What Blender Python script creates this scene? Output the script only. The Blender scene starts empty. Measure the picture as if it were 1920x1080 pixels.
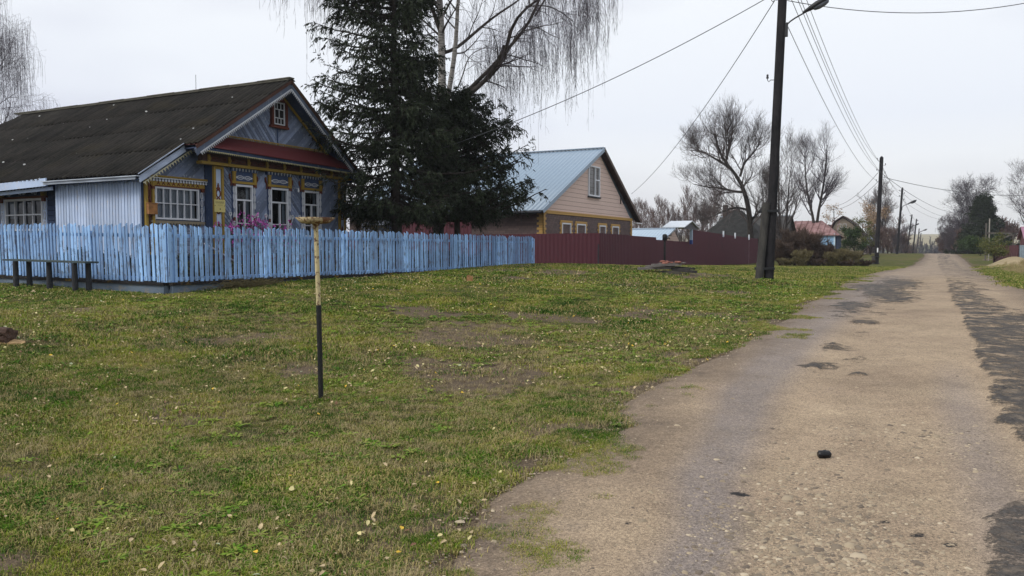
import bpy, math, random
import numpy as np
from mathutils import Vector, Matrix, noise as mnoise
R = math.radians
S = bpy.context.scene
random.seed(7)

# ------------------------------------------------------------------ camera
FPX, HC = 1500.0, 1.6                       # focal length in photo pixels, eye height
YAW, PITCH = R(27.8), math.atan(74/1500)    # the street runs along +Y, the camera looks to its left
cam = bpy.data.cameras.new('camera'); cam_o = bpy.data.objects.new('camera', cam); S.collection.objects.link(cam_o)
cam.sensor_width = 36; cam.lens = 36*FPX/1920; cam.clip_start = 0.05; cam.clip_end = 6000
cam_o.location = (0, 0, HC); cam_o.rotation_euler = (math.pi/2-PITCH, 0, YAW)
S.camera = cam_o
S.render.resolution_x, S.render.resolution_y = 1024, 576

# ------------------------------------------------------------------ sky, sun, exposure
W = bpy.data.worlds.new('World'); S.world = W; W.use_nodes = True
SUN_EL, SUN_ROT = R(38), R(215)
def _world():
    nt = W.node_tree; nt.nodes.clear(); N = nt.nodes.new; L = nt.links.new
    out = N('ShaderNodeOutputWorld'); bg = N('ShaderNodeBackground'); bg.inputs[1].default_value = 0.1
    sky = N('ShaderNodeTexSky'); sky.sky_type = 'NISHITA'; sky.sun_disc = False
    sky.sun_elevation = SUN_EL; sky.sun_rotation = SUN_ROT
    tc = N('ShaderNodeTexCoord'); mp = N('ShaderNodeMapping'); mp.inputs['Scale'].default_value = (1, 1, 3.2)
    L(tc.outputs['Generated'], mp.inputs[0])
    n1 = N('ShaderNodeTexNoise'); n1.inputs['Scale'].default_value = 1.7; n1.inputs['Detail'].default_value = 3; n1.inputs['Roughness'].default_value = .45
    L(mp.outputs[0], n1.inputs[0])
    cr = N('ShaderNodeValToRGB'); e = cr.color_ramp.elements
    e[0].position = .38; e[0].color = (6.4, 6.6, 7.6, 1); e[1].position = .58; e[1].color = (8.6, 8.9, 9.35, 1)
    L(n1.outputs[0], cr.inputs[0])
    # overcast: zenith brighter than horizon, pale warm band low down
    sx = N('ShaderNodeSeparateXYZ'); L(tc.outputs['Generated'], sx.inputs[0])
    cz = N('ShaderNodeValToRGB'); f = cz.color_ramp.elements
    f[0].position = 0.0; f[0].color = (1.16, 1.11, .99, 1); f[1].position = .15; f[1].color = (.96, .97, 1.0, 1)
    q = cz.color_ramp.elements.new(.35); q.color = (1.06, 1.06, 1.04, 1)
    q = cz.color_ramp.elements.new(1.0); q.color = (1.35, 1.33, 1.28, 1)
    L(sx.outputs[2], cz.inputs[0])
    mu = N('ShaderNodeMix'); mu.data_type = 'RGBA'; mu.blend_type = 'MULTIPLY'; mu.inputs[0].default_value = 1
    L(cr.outputs[0], mu.inputs[6]); L(cz.outputs[0], mu.inputs[7])
    mx = N('ShaderNodeMix'); mx.data_type = 'RGBA'; mx.inputs[0].default_value = .96
    L(sky.outputs[0], mx.inputs[6]); L(mu.outputs[2], mx.inputs[7])
    L(mx.outputs[2], bg.inputs[0]); L(bg.outputs[0], out.inputs[0])
_world()
sl = bpy.data.lights.new('sun', 'SUN'); sl.energy = 1.9; sl.angle = R(22); sl.color = (1, .96, .9)
sun = bpy.data.objects.new('sun', sl); S.collection.objects.link(sun)
# light falls from behind the camera, a little from the left of the street
_sd = Vector((math.sin(SUN_ROT)*math.cos(SUN_EL), math.cos(SUN_ROT)*math.cos(SUN_EL), math.sin(SUN_EL)))
sun.rotation_euler = _sd.to_track_quat('Z', 'Y').to_euler()
S.view_settings.view_transform = 'Standard'; S.view_settings.look = 'None'
S.view_settings.exposure = 0.15; S.view_settings.gamma = 1.0

# ------------------------------------------------------------------ survey: photo pixel <-> place
_d = np.array([-math.sin(YAW), math.cos(YAW), 0.]); _r = np.array([math.cos(YAW), math.sin(YAW), 0.]); _z = np.array([0, 0, 1.])
_f = _d*math.cos(PITCH)-_z*math.sin(PITCH); _u = _d*math.sin(PITCH)+_z*math.cos(PITCH)
def ray(px, py): return _f+_r*(px-960)/FPX+_u*(540-py)/FPX
def _at(v, t): return Vector((v[0]*t, v[1]*t, HC+v[2]*t))
def PX(px, py, X): v = ray(px, py); return _at(v, X/v[0])           # the point of the plane x = X seen there
def PY(px, py, Y): v = ray(px, py); return _at(v, Y/v[1])           # the point of the plane y = Y
def PD(px, py, D): v = ray(px, py); return _at(v, D/float(v@_d))    # the point at distance D
def topix(p):
    v = np.array([p[0], p[1], p[2]-HC]); w = v@_f
    return 960+FPX*(v@_r)/w, 540-FPX*(v@_u)/w

# ------------------------------------------------------------------ terrain height
_BY = [-60, 0, 4, 8, 12, 16, 22, 30, 40, 55, 70, 90, 115, 150, 200, 260, 330, 420, 700, 1200, 1700]
_BZ = [0, 0, .03, .16, .33, .47, .62, .68, .60, .38, .32, .60, .88, .80, -.9, -3.5, -5.5, -6.5, 5, 21, 23]
_BYf = np.linspace(-60, 1700, 7041)
def _smoothtab():
    z = np.interp(_BYf, _BY, _BZ)
    for w in (9, 9, 7): z = np.convolve(np.pad(z, w, 'edge'), np.ones(2*w+1)/(2*w+1), 'valid')
    return z
_BZf = _smoothtab()
_AY = [-60, 8, 14, 20, 26, 38, 55, 1700]; _AZ = [.42, .42, .40, .32, .24, .14, .02, 0]
def sst(a, b, x): t = np.clip((x-a)/(b-a), 0, 1); return t*t*(3-2*t)
def vnoise(x, y, s, seed=0):
    """cheap smooth value noise in -1..1, vectorised"""
    x = np.asarray(x, float)/s+seed*17.3; y = np.asarray(y, float)/s-seed*9.1
    xi = np.floor(x); yi = np.floor(y); fx = x-xi; fy = y-yi
    fx = fx*fx*(3-2*fx); fy = fy*fy*(3-2*fy)
    def h(a, b):
        v = np.sin(a*127.1+b*311.7+seed*74.7)*43758.5453
        return 2*(v-np.floor(v))-1
    return (h(xi, yi)*(1-fx)+h(xi+1, yi)*fx)*(1-fy)+(h(xi, yi+1)*(1-fx)+h(xi+1, yi+1)*fx)*fy
def fbm(x, y, s, seed=0, o=3):
    t = 0; a = 1; n = 0
    for k in range(o): t = t+a*vnoise(x, y, s/2**k, seed+k); n += a; a *= .5
    return t/n
# road edges: x of the left and right edge along y
_RY = [-60, -5, 3.2, 4.2, 5, 6.4, 6.9, 8.1, 10.9, 14.9, 20, 28, 40, 47, 60, 80, 97, 120, 150, 200, 400]
_RL = [-1.4, -1.5, -2.10, -2.35, -2.40, -2.30, -2.62, -2.6, -2.35, -2.3, -2.25, -2.35, -2.1, -1.9, -1.7, -1.3, -1.0, -1.2, -1.4, -1.5, -1.5]
_RR = [2.6, 2.6, 2.5, 2.5, 2.5, 2.5, 2.5, 2.4, 2.4, 2.3, 2.1, 1.85, 1.9, 2.1, 2.45, 2.6, 2.6, 2.6, 2.5, 2.4, 2.4]
def redge(y):
    y = np.asarray(y, float)
    L = np.interp(y, _RY, _RL)+.13*fbm(y, y*0, 1.3, 3, 3)+.15*vnoise(y, y*0, 9, 8)*(y > 25)
    Rr = np.interp(y, _RY, _RR)+.25*fbm(y, y*0+9, 3.0, 5, 3)
    return L, Rr
def base_z(x, y):
    x = np.asarray(x, float); y = np.asarray(y, float)
    z = np.interp(y, _BYf, _BZf)
    z = z+(np.interp(y, _AY, _AZ)+.06*sst(26,14,y))*sst(-3.0, -13.0, x)+.12*sst(-13, -19, x)*sst(40, 20, y)
    z = z+.5*sst(3.5, 8, x)*sst(60, 20, y)*sst(2, 14, y)
    g = sst(-3.0, -4.5, x)+sst(2.8, 4.0, x)
    z = z+g*(.035*fbm(x, y, 2.3, 1, 3)+.06*vnoise(x, y, 7.5, 2)*sst(60, 30, y))
    z = z+.12*np.exp(-(((x+4.2)/.8)**2+((y-22.4)/.8)**2))             # mound at the pole foot
    z = z+.17*np.exp(-(((x+9.8)/3.8)**2+((y-24.5)/3.2)**2))           # swell of the verge
    z = z+.75*np.exp(-(((x-3.9)/1.2)**2+((y-52)/2.6)**2))             # heap on the right
    z = z+.02*fbm(x, y, 90, 6, 2)*sst(200, 500, y)*60
    return z
def road_z(x, y):
    z = np.asarray(base_z(x, y), float)
    L, Rr = redge(y); c = (x-L)
    z = z-.030*np.exp(-((c-1.45)/.42)**2)-.02*np.exp(-((c-3.6)/.4)**2)+.012*fbm(x, y, .9, 12, 3)
    return z
def inside(x, y):
    L, Rr = redge(y); return np.minimum(x-L, Rr-x)                    # >0 on the road
def gz(x, y):
    """ground sheet: sinks just under the road sheet"""
    return base_z(x, y)-.07*sst(.0, .35, inside(x, y))
def G(x, y): return float(gz(x, y))
def PG(px, py, lift=0):
    v = ray(px, py); t = 1.0; dt = .05
    while t < 1500:
        p = _at(v, t)
        if p.z <= float(base_z(p.x, p.y))+lift: break
        t += dt; dt = max(.02, t*.004)
    return p

# ------------------------------------------------------------------ helpers: scene graph
_org = {}
def thing(name, label, cat, loc, group=None):
    o = bpy.data.objects.new(name, None); S.collection.objects.link(o); o.empty_display_size = .2
    o.location = loc; o['label'] = label; o['category'] = cat
    if group: o['group'] = group
    _org[o.name] = Vector(loc); return o
def tag(o, label, cat, group=None):
    o['label'] = label; o['category'] = cat
    if group: o['group'] = group
    return o
def link(name, me, mat, parent=None, loc=None, label=None):
    if mat is not None and not me.materials:
        for m in (mat if isinstance(mat, (list, tuple)) else [mat]): me.materials.append(m)
    o = bpy.data.objects.new(name, me); S.collection.objects.link(o)
    if parent is not None: o.parent = parent; base = _org[parent.name]
    else: base = Vector(loc) if loc is not None else Vector((0, 0, 0)); o.location = base
    _org[o.name] = base
    if base.length > 0: me.transform(Matrix.Translation(-base))
    if label: o['label'] = label
    return o
def copy_tree(o, parent=None):
    c = o.copy(); S.collection.objects.link(c); c.parent = parent
    _org[c.name] = _org[o.name].copy()
    for ch in o.children: copy_tree(ch, c)
    return c
def npmesh(name, V, F, smooth=False):
    """V (n,3); F a list of int arrays (m,3) or (m,4)"""
    me = bpy.data.meshes.new(name); V = np.asarray(V, np.float32)
    if not isinstance(F, (list, tuple)): F = [F]
    F = [np.asarray(f, np.int32) for f in F if len(f)]
    me.vertices.add(len(V)); me.vertices.foreach_set('co', V.ravel())
    loops = np.concatenate([f.ravel() for f in F]); tot = np.concatenate([np.full(len(f), f.shape[1], np.int32) for f in F])
    st = np.zeros(len(tot), np.int32); st[1:] = np.cumsum(tot)[:-1]
    me.loops.add(len(loops)); me.loops.foreach_set('vertex_index', loops)
    me.polygons.add(len(tot)); me.polygons.foreach_set('loop_start', st); me.polygons.foreach_set('loop_total', tot)
    if smooth: me.polygons.foreach_set('use_smooth', np.ones(len(tot), bool))
    me.update(calc_edges=True); me.validate(); return me
def face_attr(me, name, vals):
    a = me.attributes.new(name, 'FLOAT', 'FACE'); a.data.foreach_set('value', np.asarray(vals, np.float32))
def vert_attr(me, name, vals):
    a = me.attributes.new(name, 'FLOAT', 'POINT'); a.data.foreach_set('value', np.asarray(vals, np.float32))

class MB:
    """collects shapes and links them as ONE mesh object"""
    def __init__(s): s.v = []; s.f = []; s.sm = []; s.mi = []; s.m = 0
    def add(s, vs, fs, smooth=False):
        n = len(s.v); s.v += [tuple(p) for p in vs]
        for f in fs: s.f.append([i+n for i in f]); s.sm.append(smooth); s.mi.append(s.m)
        return s
    def box(s, a, b, M=None):
        (x0, y0, z0), (x1, y1, z1) = a, b
        x0, x1 = min(x0, x1), max(x0, x1); y0, y1 = min(y0, y1), max(y0, y1); z0, z1 = min(z0, z1), max(z0, z1)
        vs = [Vector(p) for p in ((x0, y0, z0), (x1, y0, z0), (x1, y1, z0), (x0, y1, z0), (x0, y0, z1), (x1, y0, z1), (x1, y1, z1), (x0, y1, z1))]
        if M is not None: vs = [M@p for p in vs]
        return s.add(vs, [(0, 3, 2, 1), (4, 5, 6, 7), (0, 1, 5, 4), (1, 2, 6, 5), (2, 3, 7, 6), (3, 0, 4, 7)])
    def bar(s, p, q, w, h, up=(0, 0, 1), ext=0):
        """board from p to q, w wide across, h along 'up'"""
        p, q = Vector(p), Vector(q); t = (q-p).normalized(); p = p-t*ext; q = q+t*ext
        up = Vector(up); sd = t.cross(up)
        if sd.length < 1e-5: sd = t.cross(Vector((1, 0, 0)))
        sd.normalize(); uu = sd.cross(t).normalized(); vs = []
        for c in (p, q):
            for a, b in ((-1, -1), (1, -1), (1, 1), (-1, 1)): vs.append(c+sd*(a*w/2)+uu*(b*h/2))
        return s.add(vs, [(3, 2, 1, 0), (4, 5, 6, 7), (0, 1, 5, 4), (1, 2, 6, 5), (2, 3, 7, 6), (3, 0, 4, 7)])
    def prism(s, pts, d):
        """closed polygon pts (3-d, planar) pushed along vector d"""
        d = Vector(d); pts = [Vector(p) for p in pts]; n = len(pts)
        nm = Vector((0, 0, 0))
        for i in range(n): nm += pts[i].cross(pts[(i+1) % n])
        if nm.dot(d) > 0: pts = pts[::-1]
        vs = pts+[p+d for p in pts]
        return s.add(vs, [tuple(range(n)), tuple(range(2*n-1, n-1, -1))]+[(i, i+n, (i+1) % n+n, (i+1) % n) for i in range(n)])
    def tube(s, pts, r, n=8, cap=True, smooth=True):
        pts = [Vector(p) for p in pts]; K = len(pts)
        if not hasattr(r, '__len__'): r = [r]*K
        T = [(pts[min(i+1, K-1)]-pts[max(i-1, 0)]).normalized() for i in range(K)]
        ref = Vector((0, 0, 1)) if abs(T[0].z) < .8 else Vector((1, 0, 0))
        vs = []
        for i in range(K):
            a = ref-T[i]*ref.dot(T[i]); a.normalize(); b = T[i].cross(a); ref = a
            for k in range(n): th = 2*math.pi*k/n; vs.append(pts[i]+(a*math.cos(th)+b*math.sin(th))*r[i])
        fs = [(i*n+k, i*n+(k+1) % n, (i+1)*n+(k+1) % n, (i+1)*n+k) for i in range(K-1) for k in range(n)]
        s.add(vs, fs, smooth)
        if cap: s.add(vs[:n], [tuple(range(n-1, -1, -1))]); s.add(vs[-n:], [tuple(range(n))])
        return s
    def lathe(s, c, prof, n=16, ax=(0, 0, 1), smooth=True):
        c = Vector(c); q = Vector((0, 0, 1)).rotation_difference(Vector(ax)).to_matrix(); vs = []
        for r, h in prof:
            for k in range(n): th = 2*math.pi*k/n; vs.append(c+q@Vector((r*math.cos(th), r*math.sin(th), h)))
        fs = [(i*n+k, i*n+(k+1) % n, (i+1)*n+(k+1) % n, (i+1)*n+k) for i in range(len(prof)-1) for k in range(n)]
        return s.add(vs, fs, smooth)
    def rock(s, c, r, seed=0, sq=(1, 1, 1), n=7, m=9, rough=.25, rot=0):
        rg = random.Random(seed); vs = []
        ph = [rg.uniform(0, 6.3) for _ in range(6)]; c = Vector(c)
        for i in range(n+1):
            a = math.pi*i/n
            for k in range(m):
                b = 2*math.pi*k/m
                q = r*(1+rough*(.5*math.sin(2*b+ph[0])+.4*math.sin(3*a+ph[1]+b)+.3*math.sin(5*b+ph[2]+2*a)+rg.uniform(-.3, .3)*.5))
                x, y = q*math.sin(a)*math.cos(b)*sq[0], q*math.sin(a)*math.sin(b)*sq[1]
                vs.append(c+Vector((x*math.cos(rot)-y*math.sin(rot), x*math.sin(rot)+y*math.cos(rot), q*math.cos(a)*sq[2])))
        return s.add(vs, [(i*m+k, (i+1)*m+k, (i+1)*m+(k+1) % m, i*m+(k+1) % m) for i in range(n) for k in range(m)], True)
    def mesh(s, name):
        me = bpy.data.meshes.new(name); me.from_pydata(s.v, [], s.f)
        me.polygons.foreach_set('use_smooth', s.sm); me.polygons.foreach_set('material_index', s.mi)
        me.update(); return me
    def build(s, name, mat, parent=None, loc=None, label=None):
        return link(name, s.mesh(name), mat, parent, loc, label)

# ------------------------------------------------------------------ helpers: materials
class NT:
    def __init__(s, name, rough=.9, spec=.3):
        s.mat = bpy.data.materials.new(name); s.mat.use_nodes = True; s.t = s.mat.node_tree
        s.b = s.t.nodes['Principled BSDF']; s.b.inputs['Roughness'].default_value = rough; s.b.inputs['Specular IOR Level'].default_value = spec
    def n(s, typ, **k):
        o = s.t.nodes.new('ShaderNode'+typ)
        for a, v in k.items(): setattr(o, a, v)
        return o
    def l(s, a, b): s.t.links.new(a, b)
    def coord(s, kind='Object', scale=(1, 1, 1), rot=(0, 0, 0)):
        tc = s.n('TexCoord'); mp = s.n('Mapping'); s.l(tc.outputs[kind], mp.inputs[0])
        mp.inputs['Scale'].default_value = scale; mp.inputs['Rotation'].default_value = rot; return mp.outputs[0]
    def noise(s, co, sc, det=4, ro=.55, dist=0):
        o = s.n('TexNoise'); o.inputs['Scale'].default_value = sc; o.inputs['Detail'].default_value = det
        o.inputs['Roughness'].default_value = ro; o.inputs['Distortion'].default_value = dist; s.l(co, o.inputs['Vector']); return o.outputs[0]
    def vor(s, co, sc, feat='F1', out=0):
        o = s.n('TexVoronoi'); o.feature = feat; o.inputs['Scale'].default_value = sc; s.l(co, o.inputs['Vector']); return o.outputs[out]
    def ramp(s, fac, *st, interp='LINEAR'):
        o = s.n('ValToRGB'); e = o.color_ramp.elements; o.color_ramp.interpolation = interp
        while len(e) < len(st): e.new(.5)
        for i, (p, c) in enumerate(st):
            e[i].position = p; e[i].color = (c, c, c, 1) if not hasattr(c, '__len__') else tuple(c)+(1,)*(4-len(c))
        s.l(fac, o.inputs[0]); return o.outputs[0]
    def mix(s, fac, a, b, mode='MIX'):
        o = s.n('Mix'); o.data_type = 'RGBA'; o.blend_type = mode
        for v, i in ((fac, 0), (a, 6), (b, 7)):
            if hasattr(v, 'is_output'): s.l(v, o.inputs[i])
            elif i == 0: o.inputs[0].default_value = v
            else: o.inputs[i].default_value = (tuple(v)+(1,))[:4] if hasattr(v, '__len__') else (v, v, v, 1)
        return o.outputs[2]
    def math(s, op, a, b=0, c=None, clamp=False):
        o = s.n('Math'); o.operation = op; o.use_clamp = clamp
        for i, v in enumerate((a, b) if c is None else (a, b, c)):
            if hasattr(v, 'is_output'): s.l(v, o.inputs[i])
            else: o.inputs[i].default_value = v
        return o.outputs[0]
    def attr(s, name): o = s.n('Attribute'); o.attribute_name = name; return o.outputs['Fac']
    def bump(s, h, st=.5, d=.02, prev=None):
        o = s.n('Bump'); o.inputs['Strength'].default_value = st; o.inputs['Distance'].default_value = d; s.l(h, o.inputs['Height'])
        if prev is not None: s.l(prev, o.inputs['Normal'])
        s.l(o.outputs[0], s.b.inputs['Normal']); return o.outputs[0]
    def col(s, c):
        if hasattr(c, 'is_output'): s.l(c, s.b.inputs['Base Color'])
        else: s.b.inputs['Base Color'].default_value = tuple(c)+(1,)
        return s
    def rough(s, c): s.l(c, s.b.inputs['Roughness'])
    def rnd(s): return s.n('ObjectInfo').outputs['Random']
    def island(s): return s.n('NewGeometry').outputs['Random Per Island']

def m_plain(name, col, rough=.85, var=.25, sc=3, spec=.3, bump=0, stretch=(1, 1, 1)):
    m = NT(name, rough, spec); co = m.coord(scale=stretch); n = m.noise(co, sc, 5, .6)
    m.col(m.mix(m.ramp(n, (.3, 0), (.7, 1)), tuple(c*(1-var) for c in col), tuple(min(1, c*(1+var)) for c in col)))
    if bump: m.bump(n, .5, bump)
    return m.mat
def m_paint(name, col, under=(.16, .15, .14), wear=.35, rough=.75, stretch=(9, 9, 1.2), jit=.25, flake=9, grime=.35):
    """weathered oil paint on wood: boards differ, paint worn to grey along the grain"""
    m = NT(name, rough, .25); co = m.coord(scale=stretch)
    g = m.noise(co, 2.2, 6, .65); fine = m.noise(co, 9, 4, .6)
    isl = m.island(); 
    base = m.mix(isl, tuple(c*(1-jit) for c in col), tuple(min(1, c*(1+jit*.7)) for c in col))
    base = m.mix(m.ramp(m.noise(m.coord(), 1.1, 4, .6), (.35, 0), (.7, grime)), base, tuple(c*.45 for c in col))
    wearm = m.ramp(m.math('ADD', m.math('MULTIPLY', g, .6), m.math('MULTIPLY', m.noise(m.coord(), flake, 5, .7), .4)), (.5+.12*(1-wear)-.03, 0), (.5+.12*(1-wear)+.05, 1))
    wearm = m.math('MULTIPLY', wearm, wear*2, clamp=True)
    m.col(m.mix(wearm, base, under)); m.bump(m.math('ADD', fine, m.math('MULTIPLY', wearm, -.4)), .35, .006)
    return m.mat

# ------------------------------------------------------------------ ground and road
def axis(lo, a, b, hi, h, g=1.06):
    m = list(np.arange(a, b+1e-6, h)); s = h; v = b; up = []
    while v < hi: s = min(s*g, 40); v += s; up.append(v)
    s = h; v = a; dn = []
    while v > lo: s = min(s*g, 40); v -= s; dn.append(v)
    return np.array(dn[::-1]+m+up)
def gridmesh(name, xs, ys, zf):
    X, Y = np.meshgrid(xs, ys); Z = zf(X, Y)
    V = np.stack([X, Y, Z], -1).reshape(-1, 3); nx, ny = len(xs), len(ys)
    i = (np.arange(ny-1)[:, None]*nx+np.arange(nx-1)[None]).ravel()
    return npmesh(name, V, np.stack([i, i+1, i+nx+1, i+nx], 1), True), X.ravel(), Y.ravel()
def bare(x, y):
    """0 grass .. 1 bare earth, on the verge"""
    L, Rr = redge(y); d = np.where(x < .5*(L+Rr), L-x, x-Rr)          # distance into the verge
    d = d+.62*fbm(x, y, .75, 21, 5)+.22*vnoise(x, y, .18, 25)
    e = 1-sst(-.40, .62, d)
    p = sst(.12, .50, fbm(x, y, 1.9, 31, 5))*.78                      # trodden patches
    # bigger bare places seen in the photograph
    for cx, cy, rx, ry, a in ((-7.2, 19.5, 3.0, 1.6, .75), (-7.4, 6.9, 1.2, .5, .75), (-5.3, 6.1, .5, .28, .9), (-5.9, 5.6, .5, .3, .6), (-4.6, 5.2, .5, .3, .35),
                              (-2.5, 4.0, .7, .4, .8), (-3.0, 3.6, .7, .5, .55), (-4.15, 22.2, 1.0, .8, .75), (-9.3, 17.0, 2.0, 1.0, .5), (-2.3, 3.4, .5, .5, .9), (-9.0, 9.6, 1.1, .5, .6), (-11.2, 8.3, 1.2, .5, .5), (-6.3, 4.6, .5, .35, .4), (-6.5, 12.5, 1.5, .5, .45)):
        p = np.maximum(p, a*np.exp(-(((x-cx)/rx)**2+((y-cy)/ry)**2))*(.7+.6*fbm(x, y, .7, 41, 3)))
    return np.clip(np.maximum(e, p), 0, 1)
gx = axis(-420, -23, 5, 460, .2); gy = axis(-30, 1.5, 31, 1700, .2)
gme, GXv, GYv = gridmesh('ground', gx, gy, gz)
vert_attr(gme, 'bare', bare(GXv, GYv))
vert_attr(gme, 'lush', .5+.5*fbm(GXv, GYv, 4.5, 51, 3))
vert_attr(gme, 'thatch', sst(62, 44, GYv)*sst(-32, -26, GXv)); vert_attr(gme, 'field', sst(640, 700, GYv))
vert_attr(gme, 'yard', sst(-13.0, -13.4, GXv)*sst(10.4, 10.9, GYv)*sst(40, 30, GYv))
vert_attr(gme, 'heap', np.exp(-(((GXv-3.9)/1.3)**2+((GYv-52)/2.8)**2)))
m = NT('grassy ground', .95, .15)
co = m.coord(); n1 = m.noise(co, 1.3, 5, .65); n2 = m.noise(co, 9, 4, .7); n3 = m.noise(co, 60, 3, .7); n4 = m.noise(co, .45, 4, .6)
green = m.mix(m.ramp(n1, (.35, 0), (.65, 1)), (.026, .050, .006), (.110, .112, .014))
green = m.mix(m.ramp(n2, (.45, 0), (.75, .8)), green, (.150, .120, .038))
green = m.mix(m.ramp(m.attr('lush'), (.3, .75), (.62, 0)), green, (.125, .100, .028))
green = m.mix(m.ramp(n3, (.3, .65), (.6, 0)), green, (.018, .020, .008))
soil = m.mix(n2, (.085, .062, .040), (.200, .150, .098)); soil = m.mix(m.ramp(n3, (.35, .8), (.6, 0)), soil, (.062, .046, .032)); vc = m.ramp(m.vor(co, 70, out=1), (0, .55), (1, 1.35)); soil = m.mix(1, soil, vc, 'MULTIPLY')
soil = m.mix(m.ramp(m.vor(co, 75), (.0, .5), (.22, 0)), soil, (.26, .21, .16))
green = m.mix(m.math('MULTIPLY', m.attr('thatch'), .8), green, m.mix(n2, (.030, .032, .010), (.080, .062, .030)))
bm = m.math('ADD', m.attr('bare'), m.math('MULTIPLY', m.math('SUBTRACT', n2, .5), .9)); bm = m.ramp(bm, (.38, 0), (.60, 1))
c = m.mix(bm, green, soil)
c = m.mix(m.math('MULTIPLY', m.ramp(m.attr('heap'), (.15, 0), (.35, 1)), m.ramp(n1, (.3, .5), (.6, 1))), c, (.36, .285, .175))
c = m.mix(m.attr('yard'), c, m.mix(n2, (.03, .028, .02), (.08, .06, .03)))
fld = m.mix(m.ramp(m.noise(m.coord(scale=(.004, .012, 1)), 1, 3), (.42, 0), (.55, 1)), (.36, .30, .17), (.22, .20, .12))
c = m.mix(m.attr('field'), c, fld)
m.col(c); m.bump(m.math('ADD', n3, m.math('MULTIPLY', n2, 1.5)), .8, .02)
g_o = link('ground', gme, m.mat); g_o['kind'] = 'structure'

# the road, a sheet of its own whose edges dive under the ground
ry = axis(-12, 2.6, 30, 420, .07, 1.03); c01 = np.linspace(0, 1, 110)
Lr, Rr_ = redge(ry); Lr = Lr-.45; Rr_ = Rr_+.45
RX = Lr[:, None]+(Rr_-Lr)[:, None]*c01[None]; RYm = np.repeat(ry[:, None], len(c01), 1)
RZ = road_z(RX, RYm)+.012-.10*sst(.18, -.25, inside(RX, RYm))
def blob(x, y, L): return sum(a*np.exp(-(((x-cx)/rx)**2+((y-cy)/ryy)**2)) for cx, cy, rx, ryy, a in L)
def asph(x, y):
    xl = np.interp(y, [3, 4.6, 5.35, 6.0, 6.8, 7.7, 9.4, 12, 15, 19, 25.5, 40], [.30, .26, .30, .75, .66, .46, .50, .45, .42, .32, .30, .3])+.07*fbm(y, y*0, .9, 61, 4)
    w = np.interp(y, [3, 8, 13, 20, 26, 34, 60], [1.6, 1.6, 1.3, .75, .8, 1.2, 1.4])
    a = sst(-.05, .08, x-xl)*(1-sst(w-.25, w+.35, x-xl))*np.interp(y, [3, 5.7, 6.2, 6.6, 14, 24, 30, 45], [.70, .62, .3, .76, .72, .56, .34, .28])
    a = np.maximum(a, blob(x, y, [(-1.05, 20.2, .45, 1.3, .62), (-.6, 18.6, .35, .9, .62), (-1.45, 16.9, .35, 1.0, .55), (-.7, 24.5, .5, 2.6, .55), (-1.6, 22.5, .5, 1.5, .5), (-1.06, 14.1, .13, .5, .52), (-.83, 14.3, .16, .4, .58), (-.9, 12.8, .15, .3, .42), (-1.3, 15.6, .5, 1.6, .34), (-.9, 21.5, .9, 4.5, .36), (-1.2, 28, .8, 4, .34), (-1.0, 10.6, .35, 1.6, .26),
                                     (-1.17, 11.3, .16, .35, .5), (-1.21, 9.8, .12, .3, .5), (-.71, 9.42, .10, .16, .75)]))
    a = a+.26*sst(27, 45, y)*(.75+.4*fbm(x, y, 6, 63, 3))
    return a
b_as = asph(RX, RYm); b_as = b_as+(b_as > .12)*(.26*fbm(RX, RYm, .45, 65, 4)+.20*fbm(RX, RYm, .15, 66, 2))
spots = blob(RX, RYm, [(-1.05, 5.05, .075, .065, 1.1), (-.04, 4.72, .065, .05, 1.1), (.10, 4.62, .045, .04, 1.1), (-.22, 4.85, .04, .03, 1.0), (-1.47, 4.2, .03, .03, 1.0), (-1.33, 4.3, .03, .04, .7), (-.02, 4.45, .3, .12, .45)])
wet = np.exp(-((RX-np.interp(RYm, [3.5, 4.3, 5.2, 6.2, 8, 11.6, 15, 18.4, 30], [-1.0, -1.05, -1.3, -1.38, -1.6, -1.72, -1.75, -1.65, -1.2]))/np.interp(RYm, [4, 8, 14, 20], [.20, .30, .5, .6]))**2)*sst(34, 22, RYm)
wet = wet+.6*np.exp(-((RX-np.interp(RYm, [3.5, 6, 8, 14], [.45, .35, .25, .1]))/.22)**2)*sst(12, 8, RYm)+.35*sst(24, 34, RYm)
nY, nX = RX.shape; i = (np.arange(nY-1)[:, None]*nX+np.arange(nX-1)[None]).ravel()
rme = npmesh('road', np.stack([RX, RYm, RZ+.024*sst(.45, .60, b_as)*sst(40, 20, RYm)], -1).reshape(-1, 3), np.stack([i, i+1, i+nX+1, i+nX], 1), True)
vert_attr(rme, 'asph', b_as.ravel()); vert_attr(rme, 'spots', spots.ravel()); vert_attr(rme, 'wet', wet.ravel()); vert_attr(rme, 'inn', (inside(RX, RYm)-.45*fbm(RX, RYm, .7, 94, 5)).ravel())
gravel_w = blob(RX, RYm, [(-.45, 4.2, .45, .9, .9), (-.1, 6.6, .35, .8, .5), (-.5, 6.6, .2, .5, .4), (0, 8.5, .3, 1.2, .35), (-1.0, 4.5, .5, .25, .3)])
vert_attr(rme, 'grav', gravel_w.ravel())
m = NT('earth road', .9, .3); co = m.coord(); st = m.coord(scale=(1.0, .32, 1))
n1 = m.noise(co, .9, 4, .6); n2 = m.noise(co, 7, 5, .65); n3 = m.noise(co, 45, 4, .7); n5 = m.noise(co, 160, 2, .6); v = m.vor(co, 48); v2 = m.vor(co, 120)
c = m.mix(m.ramp(n1, (.3, 0), (.7, 1)), (.285, .210, .142), (.430, .330, .220))
c = m.mix(m.ramp(n2, (.4, 0), (.75, .45)), c, (.225, .162, .110))
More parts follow.
